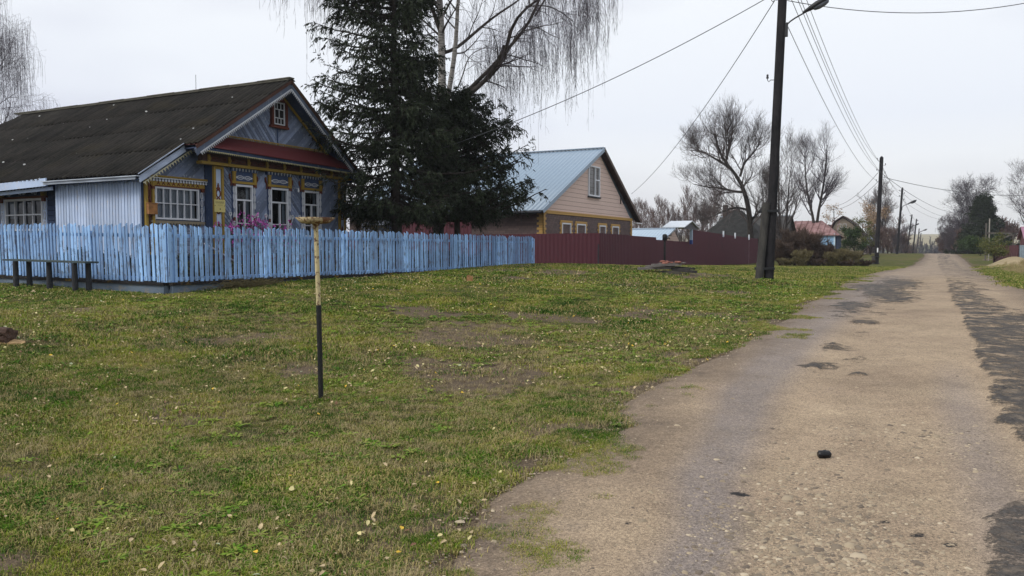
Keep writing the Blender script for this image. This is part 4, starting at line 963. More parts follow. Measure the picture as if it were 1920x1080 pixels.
# log piece and bark slab at the left edge
lp = PG(4, 645); zg = G(lp.x, lp.y)
o = thing('log', 'short split log lying in the grass at the left edge', 'log', (lp.x, lp.y, zg))
mw = m_plain('split wood', (.065, .038, .028), .9, .5, 9, bump=.02, stretch=(1, 5, 5)); mw2 = m_plain('raw wood end', (.36, .24, .12), .9, .3, 20)
b = MB(); rr = Vector(_r); dd = Vector(_d); c = Vector((lp.x, lp.y, zg)); rgl = random.Random(6); K = 14; V = []
for i, t in enumerate((-.34, -.2, -.05, .07, .115, .12)):
    for k in range(K):
        th = 2*math.pi*k/K; q = (.115+.022*math.sin(3*th+1)+.012*math.sin(7*th+i)+rgl.uniform(-.006, .006))*(1 if i < 5 else .55)
        V.append(c+rr*(t+.01*math.sin(4*th))+dd*(q*math.cos(th))+Vector((0, 0, .10+q*.86*math.sin(th))))
b.add(V, [(i*K+k, i*K+(k+1) % K, (i+1)*K+(k+1) % K, (i+1)*K+k) for i in range(5) for k in range(K)]); b.add(V[-K:], [tuple(range(K))])
b.build('trunk_piece', mw, o)
b = MB(); b.prism([c+rr*.02-dd*.10+Vector((0, 0, .0)), c+rr*.30-dd*.06, c+rr*.28+dd*.0+Vector((0, 0, .015)), c+rr*.0+dd*.05+Vector((0, 0, .05))], (0, 0, .02)); b.build('splinter', mw2, o)

# small wooden block by the fence foot
sp = PG(881, 529); zg = G(sp.x, sp.y); s = .155
b = MB(); b.prism([Vector((sp.x, sp.y, zg-.01))+Vector(_r)*a*s+Vector(_d)*c_*s for a, c_ in ((-.5, -.4), (.5, -.4), (.45, .4), (-.45, .45))], (0, 0, s*1.0))
b.prism([Vector((sp.x, sp.y, zg+s))+Vector(_r)*a*s+Vector(_d)*c_*s for a, c_ in ((-.45, -.35), (.1, -.3), (.05, .35), (-.4, .4))], (0, 0, .015))
tag(b.build('wood_block', m_plain('tan chopped wood', (.30, .155, .07), .85, .35, 18), loc=(sp.x, sp.y, zg)), 'small tan chopping block standing in the grass below the blue fence', 'wood block')

# heap of old hay against the fence kerb
hp = PG(560, 560)
# ------------------------------------------------------------------ pile of boards over the well
bp = PG(1255, 513); zg = G(bp.x, bp.y)
o = thing('board_pile', 'low pile of weathered planks with reddish scraps on top lying on the verge', 'plank pile', (bp.x, bp.y, zg))
mg = m_plain('grey rotten plank', (.16, .145, .135), .95, .45, 6, stretch=(1, 1, 8)); rg = random.Random(4); Vr, Vd = Vector(_r), Vector(_d)
mr = m_plain('reddish brick scrap', (.24, .10, .075), .9, .4, 10); mb_ = m_plain('black rotten plank', (.035, .032, .030), .95, .4, 6)
c = Vector((bp.x, bp.y, zg))
for k, (a, b_, L, z, an, mat, w, h) in enumerate(((-.45, .05, 1.0, .09, .05, mg, .18, .07), (-.25, .2, .9, .13, -.1, mg, .2, .06), (-.1, -.05, .9, .17, .15, mg, .18, .07), (.25, .0, .75, .10, -.55, mb_, .16, .07), (.42, -.15, .75, .06, -.5, mb_, .15, .08), (.1, .1, .8, .21, -.2, mg, .15, .03), (.5, .1, .6, .12, -.7, mb_, .12, .05))):
    dr = (Vr*math.cos(an)+Vd*math.sin(an)); q = c+Vr*a+Vd*b_+Vector((0, 0, z*1.35+.03)); b = MB(); b.bar(q-dr*L/2, q+dr*L/2+Vector((0, 0, -.05 if mat is mb_ else .02)), w, h); b.build('plank', mat, o)
for k in range(9):
    b = MB(); b.rock(c+Vr*rg.uniform(-.25, .35)+Vd*rg.uniform(-.1, .15)+Vector((0, 0, rg.uniform(.30, .37))), rg.uniform(.04, .075), k, (1.4, 1, .55), 5, 6); b.build('brick_scrap', mr, o)
b = MB(); b.rock(c+Vector((0, 0, -.06)), .42, 9, (1.3, .8, .34), 8, 12, .15); b.build('soil_mound', m_plain('soil', (.04, .035, .025), 1, .4, 8), o)

# ------------------------------------------------------------------ standpipe in front of the maroon fence
ps = PG(1246, 499); zg = G(ps.x, ps.y); h1 = PD(1246, 443, -math.sin(YAW)*ps.x+math.cos(YAW)*ps.y).z
mk = m_plain('black iron', (.010, .010, .011), .6, .3)
o = thing('water_standpipe', 'black iron hand standpipe with a boxy head and spout before the maroon fence', 'standpipe', (ps.x, ps.y, zg))
b = MB(); b.tube([(ps.x, ps.y, zg-.1), (ps.x, ps.y, h1)], .055, 10); b.build('pipe', mk, o)
b = MB(); b.lathe((ps.x, ps.y, h1-.22), [(.02, 0), (.13, .01), (.13, .28), (.08, .33), (.001, .34)], 10); b.build('head', mk, o)
b = MB(); a = Vector((ps.x, ps.y, h1+.0)); b.tube([a+Vr*.1, a+Vr*.28+Vector((0, 0, .06)), a+Vr*.36+Vector((0, 0, .07))], .022, 6); b.build('lever', mk, o)
b = MB(); b.tube([a+Vr*.1-Vector((0, 0, .1)), a+Vr*.22-Vector((0, 0, .09)), a+Vr*.27-Vector((0, 0, .16))], .025, 6); b.build('spout', mk, o)

# ------------------------------------------------------------------ tree kit (all vectorised)
def npn(v): return v/np.maximum(1e-9, np.linalg.norm(v, axis=-1, keepdims=True))
def tubes(P, Rd, n=4):
    """P (N,K,3), Rd (N,K) -> verts, quads"""
    P = np.asarray(P, float); N, K, _ = P.shape; T = np.zeros_like(P)
    T[:, 1:-1] = P[:, 2:]-P[:, :-2]; T[:, 0] = P[:, 1]-P[:, 0]; T[:, -1] = P[:, -1]-P[:, -2]; T = npn(T)
    ref = np.where(np.abs(T[:, :1, 2:3]) < .8, np.array([[[0, 0, 1.]]]), np.array([[[1., 0, 0]]]))
    A = npn(ref-T*np.sum(ref*T, -1, keepdims=True)); B = np.cross(T, A)
    th = 2*np.pi*np.arange(n)/n; V = P[:, :, None]+(A[:, :, None]*np.cos(th)[None, None, :, None]+B[:, :, None]*np.sin(th)[None, None, :, None])*Rd[:, :, None, None]
    idx = np.arange(N*K*n).reshape(N, K, n); a = idx[:, :-1]; b = idx[:, 1:]
    F = np.stack([a, np.roll(a, -1, 2), np.roll(b, -1, 2), b], -1).reshape(-1, 4)
    return V.reshape(-1, 3), F
class Geo:
    def __init__(s): s.V = []; s.F = {3: [], 4: []}; s.n = 0
    def add(s, V, F):
        V = np.asarray(V, float).reshape(-1, 3); F = np.asarray(F)
        s.V.append(V); s.F[F.shape[1]].append(F+s.n); s.n += len(V)
    def tubes(s, P, Rd, n=4): s.add(*tubes(P, Rd, n))
    def me(s, name, smooth=True): return npmesh(name, np.concatenate(s.V), [np.concatenate(f) for f in s.F.values() if f], smooth)
def at_t(P, t):
    """points and tangents on polylines P (N,K,3) at parameter t (N,m)"""
    K = P.shape[1]; x = t*(K-1); i = np.minimum(x.astype(int), K-2); f = (x-i)[..., None]; r = np.arange(len(P))[:, None]
    a, b = P[r, i], P[r, i+1]; return a+(b-a)*f, npn(b-a), i, f[..., 0]
def sprout(rg, P, Rd, m, t0, t1, ang, length, K=5, up=0., wob=.12, rfac=.55, taper=.35, flat=0, lfall=.5, rmin=.003, tdist=None):
    """m children on each polyline; returns (N*m,K,3) and radii"""
    N = len(P); t = rg.uniform(t0, t1, (N, m)) if tdist is None else tdist(rg, N, m); p, T, i, f = at_t(P, t)
    r0 = Rd[np.arange(N)[:, None], i]*(1-f)+Rd[np.arange(N)[:, None], i+1]*f
    rnd = rg.normal(size=(N, m, 3)); rnd[..., 2] *= (1-flat); s_ = npn(rnd-T*np.sum(rnd*T, -1, keepdims=True))
    a = rg.normal(ang, .18, (N, m))[..., None]; d = T*np.cos(a)+s_*np.sin(a)
    L = (length*rg.uniform(.65, 1.25, (N, m))*(1-lfall*t))[..., None]
    out = np.zeros((N, m, K, 3)); out[:, :, 0] = p; q = p.copy(); st = L/(K-1)
    for k in range(1, K):
        d = npn(d+np.array([0, 0, up])*(1.0/(K-1))*1.5+rg.normal(0, wob, d.shape)); q = q+d*st; out[:, :, k] = q
    rr = np.maximum(rmin, np.minimum(r0*rfac, (L[..., 0]*.03+rmin)))[..., None]*np.linspace(1, taper, K)[None, None]
    return out.reshape(-1, K, 3), np.maximum(rmin*.7, rr.reshape(-1, K))
def trace(pts, D0, dD=0.0, rad=(.1, .03), K=14):
    """a limb surveyed from the photograph: pixels and the distance of each point"""
    n = len(pts); P = [PD(p[0], p[1], p[2] if len(p) > 2 else D0+dD*i/(n-1)) for i, p in enumerate(pts)]
    P = np.array([tuple(p) for p in P]); s = np.concatenate([[0], np.cumsum(np.linalg.norm(np.diff(P, axis=0), axis=1))]); u = np.linspace(0, s[-1], K)
    Q = np.stack([np.interp(u, s, P[:, c]) for c in range(3)], 1)
    for _ in range(2): Q[1:-1] = (Q[:-2]+2*Q[1:-1]+Q[2:])/4
    return Q[None], np.linspace(rad[0], rad[1], K)[None]
def bark(name, c1, c2, sc=6):
    m = NT(name, .95, .15); co = m.coord(scale=(1, 1, .35)); n = m.noise(co, sc, 5, .7, .3); m.col(m.mix(m.ramp(n, (.35, 0), (.65, 1)), c1, c2)); m.bump(n, .8, .02); return m.mat
def birch_bark():
    m = NT('birch bark', .8, .2); co = m.coord(scale=(1, 1, 1)); ring = m.noise(m.coord(scale=(1.2, 1.2, 9)), 2.6, 4, .7); n = m.noise(co, 2.2, 5, .7)
    g = m.n('SeparateXYZ'); m.l(m.n('NewGeometry').outputs['Position'], g.inputs[0]); zz = m.math('ADD', m.math('MULTIPLY', g.outputs[2], -.17), 1.15)
    c = m.mix(m.ramp(ring, (.35, 0), (.52, 1)), (.05, .045, .04), m.mix(n, (.30, .28, .26), (.47, .45, .42)))
    c = m.mix(m.ramp(m.math('ADD', m.math('MULTIPLY', n, .8), m.math('MULTIPLY', zz, .45)), (.46, 0), (.66, 1)), c, (.045, .040, .036)); m.col(c); m.bump(n, .8, .02); return m.mat
M['bark'] = bark('dark bark', (.018, .015, .013), (.055, .046, .04)); M['birch'] = birch_bark()
M['twig'] = m_plain('dark twigs', (.085, .070, .067), .9, .3, 3); M['birch_twig'] = m_plain('birch twigs', (.070, .058, .070), .9, .3, 3)
M['limb'] = bark('grey brown limb', (.03, .025, .022), (.10, .085, .075), 4)
def needles():
    m = NT('spruce needles', .7, .2); g = m.n('NewGeometry'); n = m.noise(g.outputs['Position'], 1.1, 4, .6)
    m.col(m.mix(m.ramp(m.math('ADD', m.math('MULTIPLY', n, .5), m.math('MULTIPLY', m.island(), .5)), (.3, 0), (.7, 1)), (.006, .011, .006), (.030, .042, .018))); return m.mat
M['needle'] = needles()

def sprays(rg, geo, P, k, L, w, droop=.5):
    """needle sprays: k jagged slips hung along each twig of P (N,K,3)"""
    N = len(P); t = rg.uniform(.05, 1, (N, k)); p, T, _, _ = at_t(P, t)
    s_ = rg.normal(size=(N, k, 3)); s_ = npn(s_-T*np.sum(s_*T, -1, keepdims=True)); d = npn(T*rg.uniform(.5, 1.1, (N, k, 1))+s_*.75-np.array([0, 0, droop])*rg.uniform(.3, 1, (N, k, 1)))
    side = npn(np.cross(d, rg.normal(size=(N, k, 3)))); l = L*rg.uniform(.6, 1.3, (N, k, 1)); ww = w*rg.uniform(.6, 1.3, (N, k, 1))
    V = np.stack([p-side*ww*.35, p+side*ww*.35, p+d*l*.55+side*ww*.5, p+d*l, p+d*l*.5-side*ww*.5], 2).reshape(-1, 3)
    b = (np.arange(N*k)*5)[:, None]; geo.add(V, b+np.array([[0, 1, 2]])); geo.add(V*0+V, b+np.array([[0, 2, 3]])); geo.add(V, b+np.array([[0, 3, 4]]))
def spruce(name, label, x, y, h, r, seed, z0=None, n_wh=None, droop=.5, group=None, start=.12, dens=1., fine=1., lean=(0, 0), shape=.75, trunk_px=None, azi=None, tip_up=.35, rad=.17, nsz=1.):
    rg = np.random.default_rng(seed); z = G(x, y) if z0 is None else z0
    o = thing(name, label, 'tree', (x, y, z), group)
    K = 16; tz = np.linspace(-.15, h, K); TP = np.stack([x+lean[0]*tz/h+.03*np.sin(tz), y+lean[1]*tz/h+.03*np.cos(tz*1.3), z+tz], 1)[None]; TR = (rad*(1-np.linspace(0, .93, K)))[None]
    g = Geo(); g.tubes(TP, TR, 10); link('trunk', g.me('trunk'), M['bark'], o)
    nb = int((n_wh or h*9)*dens); t = np.sort(rg.uniform(start, .985, nb)); p, T, _, _ = at_t(TP, t[None]); p = p[0]
    az = rg.uniform(0, 2*np.pi, nb); f = (1-t)/(1-start); Lb = r*(f**shape)*rg.uniform(.60, 1.12, nb)+.12
    if azi is not None: Lb = Lb*azi(az, t)
    K2 = 8; s = np.linspace(0, 1, K2); dr = droop*(1-t)*1.1+.05
    hx = np.stack([np.cos(az), np.sin(az)], 1); B = np.zeros((nb, K2, 3))
    B[:, :, 0] = p[:, None, 0]+hx[:, None, 0]*Lb[:, None]*s; B[:, :, 1] = p[:, None, 1]+hx[:, None, 1]*Lb[:, None]*s
    B[:, :, 2] = p[:, None, 2]+Lb[:, None]*(s*(.18-dr[:, None]*.9)+s**2.2*tip_up*dr[:, None]*1.6)+(t[:, None]**2)*Lb[:, None]*s*.45
    B += rg.normal(0, .03, B.shape)*s[None, :, None]
    BR = (.010+.014*Lb[:, None])*(1-.8*s[None]); br = Geo(); br.tubes(B, BR, 4)
    sp, sr = sprout(rg, B, BR, int(13*fine), .12, .99, .85, r*.30, 4, -.45, .10, .5, .4, .75, .55, .003)
    sp2, sr2 = sprout(rg, sp, sr, 2, .2, .8, .7, r*.14, 3, -.7, .1, .6, .5, .3, .4, .003)
    br.tubes(sp, sr, 3); link('branches', br.me('branches'), M['bark'], o)
    nd = Geo(); sc = nsz*fine**-.5
    sprays(rg, nd, sp, int(12*fine), .13*sc, .034*sc, .9); sprays(rg, nd, sp2, 5, .13*sc, .034*sc, .9); sprays(rg, nd, B[:, 3:], int(12*fine), .15*sc, .04*sc, .4)
    link('foliage', nd.me('foliage', False), M['needle'], o); return o

# big spruce and birch behind the picket fence
def off(px, py, X): p = PX(px, py, X); return p.x, p.y
sx_, sy_ = off(743, 430, -14.9)
def az1(az, t):   # fuller towards the street's near side (left in the photograph)
    return .80+.50*np.clip(np.cos(az-math.atan2(-_r[1], -_r[0])), 0, 1)*(t > .3)+.25*np.clip(np.cos(az-math.atan2(_r[1], _r[0])), 0, 1)*(t < .3)
spruce('spruce_tree', 'tall dark shaggy spruce whose crown starts beside the carved house gable', sx_, sy_, 12.5, 2.75, 21, dens=2.2, fine=1.5, start=.165, droop=.70, azi=az1, shape=.55, lean=(.0, -.1), rad=.19)
s2x, s2y = off(856, 432, -14.6)
def az2(az, t): return .80+.42*np.clip(np.cos(az-math.atan2(_r[1], _r[0])), 0, 1)
spruce('spruce_tree', 'lower broad spruce with upturned bough tips in front of the birch trunk', s2x, s2y, 5.6, 2.35, 22, dens=3.0, fine=1.5, start=.28, droop=.24, azi=az2, shape=.42, tip_up=.75, rad=.13)

def hang(rg, P, Rd, m, L, t0=.15, t1=1., kick=.25):
    """weeping strands: they leave the twig, bow over and hang straight down"""
    N = len(P); t = rg.uniform(t0, t1, (N, m)); p, T, _, _ = at_t(P, t); K = 8
    d = npn(T+rg.normal(0, .5, T.shape)); q = p.copy(); out = np.zeros((N, m, K, 3)); out[:, :, 0] = p; l = L*np.exp(rg.normal(0, .4, (N, m, 1)))/(K-1)
    for k in range(1, K): d = npn(d*(kick if k > 1 else .8)+np.array([0, 0, -1.0])*(.35+.3*k)+rg.normal(0, .16, d.shape)); q = q+d*l; out[:, :, k] = q
    return out.reshape(-1, K, 3)
def weeping_birch():
    rg = np.random.default_rng(33); bx, by = off(826, 432, -15.4); z = G(bx, by); D = -math.sin(YAW)*bx+math.cos(YAW)*by
    o = thing('birch_tree', 'big bare weeping birch with white trunk and long hanging twigs between the houses', 'tree', (bx, by, z))
    def tr(pts, dD, r, K=14): return trace([(a, b, D+dD*(i/(len(pts)-1))) for i, (a, b) in enumerate(pts)], D, 0, r, K)
    limbs = []
    T = tr([(822, 446), (826, 330), (828, 215), (829, 120), (826, 0), (812, -90), (800, -200), (796, -290)], 0, (.19, .05), 22); limbs.append(T)
    spec = [([(830, 235), (846, 150), (858, 60), (856, 0), (872, -80), (880, -180)], -.6, (.10, .03)),
            ([(832, 240), (850, 195), (892, 155), (920, 130), (938, 110), (960, 78), (975, 70), (1003, 30), (1012, -10), (1040, -70)], -1.2, (.085, .03)),
            ([(842, 205), (862, 188), (900, 160), (944, 122), (952, 85), (956, 45), (985, 12), (1020, -6), (1050, -30)], -1.4, (.10, .025)),
            ([(826, 335), (846, 207), (870, 186), (900, 163), (922, 136), (940, 110), (946, 85)], -1.3, (.09, .06)),
            ([(829, 100), (850, 97), (880, 70), (915, 40), (944, 18), (965, 8), (1000, -25)], .8, (.065, .02)),
            ([(826, 270), (812, 190), (800, 160), (775, 120), (760, 100)], 1.0, (.075, .03)),
            ([(826, 60), (812, 20), (796, -30), (770, -90), (740, -120)], -.6, (.08, .025)),
            ([(812, -80), (770, -130), (720, -140), (660, -135), (600, -100), (565, -60)], -1.0, (.07, .02)),
            ([(806, -150), (740, -190), (650, -200), (580, -160), (545, -110)], 1.0, (.06, .02)),
            ([(826, 10), (780, -20), (720, -35), (660, -28), (620, 0)], .6, (.05, .018)),
            ([(985, 12), (1020, 10), (1040, 15), (1062, 30), (1075, 40)], .3, (.028, .012)),
            ([(945, 112), (975, 50), (1000, 48), (1018, 55), (1030, 66), (1050, 72)], -.5, (.025, .010)),
            ([(1003, 30), (1040, -30), (1075, -50), (1095, -20)], .6, (.035, .012)),
            ([(1040, -70), (1075, -110), (1100, -80), (1105, -20)], .2, (.03, .012)),
            ([(860, -20), (900, -90), (960, -130), (1020, -120), (1070, -90)], .9, (.05, .014)),
            ([(826, 40), (850, -10), (900, -50), (950, -40), (980, -10)], 1.4, (.04, .012)),
            ([(850, 100), (870, 100), (890, 80), (905, 60)], .8, (.03, .01)), ([(826, 200), (860, 165), (880, 100), (920, 85)], 1.5, (.03, .01))]
    off_D = {1: -.5, 2: -.1}
    for pts, dd, r in spec: limbs.append(tr(pts, dd, r))
    g = Geo()
    for P, Rr in limbs[:2]: g.tubes(P, Rr, 12)
    link('trunk', g.me('trunk'), M['birch'], o)
    g = Geo(); [g.tubes(P, Rr, 10) for P, Rr in limbs[2:]]
    # (trunk part holds the stem and its main forks; limbs continue as branches)
    tw = Geo(); seeds = [l for l in limbs[1:]]; B1 = []; R1 = []
    for P, Rr in seeds:
        m = 7; c, cr = sprout(rg, P, Rr, m, .25, 1., .75, 1.5, 7, -.05, .10, .45, .3, 0, .2, .006); g.tubes(c, cr, 5); B1.append(c); R1.append(cr)
    c, cr = sprout(rg, limbs[0][0], limbs[0][1], 26, .45, 1., .8, 1.7, 7, .1, .10, .4, .3, 0, .2, .006); g.tubes(c, cr, 5); B1.append(c); R1.append(cr)
    link('branches', g.me('branches'), M['limb'], o)
    B1 = np.concatenate(B1); R1 = np.concatenate(R1)
    B2, R2 = sprout(rg, B1, R1, 5, .15, 1., .7, .75, 5, -.35, .14, .6, .4, 0, .2, .004); tw.tubes(B2, R2, 3)
    hs = hang(rg, B2, R2, 3, 1.15); 
    # dense long strands seen at the right and left of the crown
    ends = []
    for P, Rr in (limbs[2], limbs[3], limbs[11], limbs[12], limbs[13], limbs[14], limbs[15], limbs[8], limbs[8], limbs[9], limbs[9], limbs[10], limbs[7]):
        c, cr = sprout(rg, P, Rr, 9, .55, 1., .9, .55, 4, -.2, .15, .5, .4, 0, .1, .004); tw.tubes(c, cr, 3); ends.append(c)
    h2 = hang(rg, np.concatenate(ends), None, 4, 1.7)
    for H, r in ((hs, .0030), (h2, .0038)):
        tw.tubes(H, np.full((len(H), 8), r)*np.linspace(1, .7, 8), 3)
        H2, hr = sprout(rg, H, np.full((len(H), 8), r), 3, .1, .95, .55, .34, 4, -.7, .10, 1, .8, 0, .2, .0028); tw.tubes(H2, hr, 3)
        # catkins and buds at the strand ends
        t = rg.uniform(.45, 1, (len(H), 2)); p, T_, _, _ = at_t(H, t); p = p.reshape(-1, 3); d = rg.normal(0, .012, p.shape); d[:, 2] = -.028
        s = np.array([.009, 0, 0]); V = np.stack([p-s, p+s, p+d*1.2], 1); tw.add(V.reshape(-1, 3), np.arange(len(V)*3).reshape(-1, 3))
    link('twigs', tw.me('twigs'), M['birch_twig'], o); return o
weeping_birch()

def bare_tree(name, label, x, y, h, seed, kind='round', z0=None, group=None, mats=('bark', 'twig'), trunks=1, spread=.5, r0=.16, m=(9, 7, 6, 5), L=(.42, .26, .16, .09), up=.25, droop=0., lean=(0, 0), rmin=.008, clear=.25, limbs=None, wob=.12, cat='tree', tw_rmin=None):
    rg = np.random.default_rng(seed); z = G(x, y) if z0 is None else z0; o = thing(name, label, cat, (x, y, z), group)
    g = Geo(); K = 12; s = np.linspace(0, 1, K); T = []; TR = []
    if limbs is None:
        for k in range(trunks):
            a = 2*math.pi*k/max(1, trunks)+rg.uniform(0, 1); sp = spread*.35*h*(trunks > 1)
            hh = h*rg.uniform(.82, 1); lx = lean[0]+sp*math.cos(a)*rg.uniform(.5, 1); ly = lean[1]+sp*math.sin(a)*rg.uniform(.5, 1)
            T.append(np.stack([x+lx*s**1.3+.05*h*.2*np.sin(s*5+k), y+ly*s**1.3+.05*h*.2*np.cos(s*4+k), z-.15+hh*s], 1)); TR.append(r0*(1-s*.9))
        T = np.array(T); TR = np.array(TR)
    else: T = np.concatenate([l[0] for l in limbs]); TR = np.concatenate([l[1] for l in limbs])
    g.tubes(T, TR, 8); link('trunk', g.me('trunk'), M[mats[0]] if isinstance(mats[0], str) else mats[0], o)
    c = Geo(); P, Rr = T, TR; t0 = clear
    for lv, (mm, ll) in enumerate(zip(m, L)):
        P2, R2 = sprout(rg, P, Rr, mm, t0 if lv == 0 else .18, 1., .75 if lv == 0 else .65, h*ll, 6 if lv < 2 else 4, up-droop*lv*.5, wob, .55, .35, 0, .45 if lv == 0 else .3, max(rmin*.6, rmin*(1.5-.35*lv)))
        c.tubes(P2, R2, 5 if lv < 2 else 3); P, Rr = P2, R2; t0 = .15
    if droop > .3:
        H = hang(rg, P, None, 2, h*.09); c.tubes(H, np.full((len(H), 8), rmin*.6), 3)
    link('crown', c.me('crown'), M[mats[1]] if isinstance(mats[1], str) else mats[1], o); return o
def dpos(px, py, D): p = PD(px, py, D); return p.x, p.y
# birch beyond the roof at the left edge
x, y = dpos(-40, 300, 44); bare_tree('birch_tree', 'bare weeping birch rising beyond the left end of the dark roof', x, y, 12.2, 41, m=(26, 7, 5, 3), L=(.38, .18, .11, .06), up=.3, droop=.31, mats=('birch', 'birch_twig'), rmin=.0065, clear=.15)
# old leaning willow behind the maroon fence
D = 71
def lim(pts, r, dD=0, K=12, D=D): return trace([(a, b, D+dD*i/(len(pts)-1)) for i, (a, b) in enumerate(pts)], D, 0, r, K)
x, y = dpos(1408, 455, D)
bare_tree('willow_tree', 'old bare tree with a leaning dark forked trunk behind the maroon fence', x, y, 12.6, 42, limbs=[
    lim([(1408, 480), (1407, 410), (1403, 380), (1392, 345), (1386, 328), (1360, 310), (1345, 285), (1340, 250)], (.30, .07), -1),
    lim([(1405, 395), (1385, 388), (1365, 392), (1345, 402), (1325, 410)], (.11, .03), -1.5),
    lim([(1396, 360), (1375, 360), (1355, 352), (1330, 352), (1300, 345)], (.12, .03), 1.5), lim([(1388, 330), (1395, 305), (1415, 285), (1425, 265)], (.12, .04), 1),
    lim([(1370, 315), (1345, 300), (1320, 285), (1295, 282)], (.13, .03), 2), lim([(1360, 308), (1368, 270), (1362, 245), (1372, 230)], (.12, .03), -1.5), lim([(1407, 415), (1425, 395), (1440, 375), (1455, 350)], (.12, .03), 1.2)],
    m=(13, 7, 5, 3), L=(.22, .14, .085, .05), up=.45, clear=.12, rmin=.009, wob=.16)
x, y = dpos(1466, 470, 70); bare_tree('willow_tree', 'bare upright tree with fine branches right behind the nearest lamp pole', x, y, 10.5, 43, trunks=3, spread=.45, m=(12, 6, 5, 3), L=(.38, .16, .09, .05), up=.55, clear=.15, rmin=.009, r0=.14)
# twin-stemmed birch above the red roof
x, y = dpos(1530, 455, 98); bare_tree('birch_tree', 'tall twin-stemmed bare birch rising behind the rusty red roof', x, y, 13.6, 44, limbs=[
    lim([(1531, 470), (1525, 405), (1514, 370), (1510, 330), (1509, 290)], (.22, .05), 0, 12, 98), lim([(1531, 470), (1531, 410), (1541, 370), (1549, 310), (1551, 272)], (.22, .05), 0, 12, 98)],
    m=(18, 7, 5, 3), L=(.27, .14, .09, .055), up=.55, droop=.12, clear=.34, rmin=.009, mats=('bark', 'birch_twig'))
# trees along the street, further away
ltan = m_plain('tan leafy twigs', (.30, .21, .13), .9, .3, 3); lgrey = m_plain('grey twigs', (.10, .082, .09), .9, .3, 3); lred = m_plain('reddish twigs', (.12, .078, .068), .9, .3, 3)
def leafy(name, label, x, y, h, w, seed, col, n=2600, ls=.14, z0=None, cat='tree', group=None, trunk=True, squash=1.0, low=.12):
    """crown of many small leaves grouped in clumps over a bare skeleton"""
    rg = np.random.default_rng(seed); z = G(x, y) if z0 is None else z0; o = thing(name, label, cat, (x, y, z), group)
    K = 8; s = np.linspace(0, 1, K); T = np.stack([x+.1*np.sin(s*4), y+.1*np.cos(s*3), z-.1+h*.85*s], 1)[None]; TR = (.02*h*(1-s*.85)+.01)[None]
    g = Geo(); g.tubes(T, TR, 6); B, BR = sprout(rg, T, TR, 16, low, .95, .9, w*.75, 5, .25, .12, .5, .3, 0, .35, .01)
    g.tubes(B, BR, 4); link('trunk' if cat == 'tree' else 'stems', g.me('trunk'), M['bark'], o)
    C, CR = sprout(rg, B, BR, 5, .35, 1.05, .9, w*.28, 3, .1, .15, .5, .4, 0, .2, .008)
    cc = np.concatenate([C[:, -1], C[:, 1], B[:, -1]]); cc = cc[rg.integers(0, len(cc), n)]+rg.normal(0, w*.085, (n, 3))*np.array([1, 1, .8*squash])
    a = npn(rg.normal(size=(n, 3))); b_ = npn(np.cross(a, rg.normal(size=(n, 3)))); l = ls*rg.uniform(.6, 1.4, (n, 1)); c_ = np.cross(a, b_)
    V = np.stack([cc-b_*l*.5, cc+c_*l*.33, cc+b_*l*.5, cc-c_*l*.33], 1).reshape(-1, 3); g = Geo(); g.add(V, np.arange(n*4).reshape(-1, 4))
    link('crown', g.me('crown', False), col, o); return o
def leafmat(name, a, b):
    m = NT(name, .7, .2); m.col(m.mix(m.island(), a, b)); return m.mat
lg = leafmat('dark green leaves', (.018, .034, .010), (.045, .075, .018)); ly = leafmat('olive yellow leaves', (.05, .06, .015), (.13, .13, .03)); lt = leafmat('tan leaves', (.22, .14, .075), (.40, .28, .17)); lo = leafmat('olive brown leaves', (.05, .045, .022), (.12, .10, .045))
x, y = dpos(1600, 472, 88); leafy('green_tree', 'small round green leafy tree in front of the attic gable', x, y, 3.2, 1.75, 51, lg, 7000, .13, squash=1, low=.02)
x, y = dpos(1617, 470, 96); leafy('green_tree', 'yellow-green bush right of the round green tree', x, y, 4.6, 2.0, 52, ly, 2600, .13)
x, y = dpos(1637, 472, 128); leafy('tan_tree', 'pale tan autumn tree left of the second lamp pole', x, y, 8.4, 3.6, 53, lt, 3600, .18)
x, y = dpos(1563, 455, 135); leafy('tan_tree', 'pale tan treetop above the roof of the red-roofed house', x, y, 9.0, 3.0, 54, lt, 1400, .2)
x, y = dpos(1655, 474, 130); bare_tree('maple_tree', 'dark dense bare tree behind the second lamp pole', x, y, 9.6, 55, m=(18, 7, 5, 3), L=(.42, .18, .10, .05), up=.4, clear=.18, rmin=.018, trunks=2, spread=.3)
for k, (px, D, h, w_) in enumerate(((1672, 150, 6.2, 1), (1690, 175, 6.5, 1), (1664, 118, 3.6, 0), (1680, 125, 3.4, 0), (1645, 105, 3.0, 0), (1632, 100, 2.6, 0), (1698, 150, 3.6, 0), (1708, 200, 5.5, 0))):
    x, y = dpos(px, 472, D); bare_tree('roadside_bush' if not w_ else 'roadside_tree', ['', ''][0] or ['reddish bare thicket bush at the foot of the second pole, in front', 'greyish bare tree just right of the third lamp pole', 'low brown bush left of the third lamp pole', 'low brown bush touching the third lamp pole foot', 'low grey bush behind the second pole foot', 'small bare bush beside the far brick shed', 'bare bush right of the third lamp pole', 'farthest bare bush by the leaning poles'][k] if k else 'bare grey tree between the second and third lamp poles', x, y, h, 60+k, trunks=4, spread=.8, m=(8, 7, 5), L=(.4, .22, .12), up=.4, clear=.05, rmin=.022, r0=.07, mats=('bark', lgrey if k % 2 else lred), cat='bush' if not w_ else 'tree')
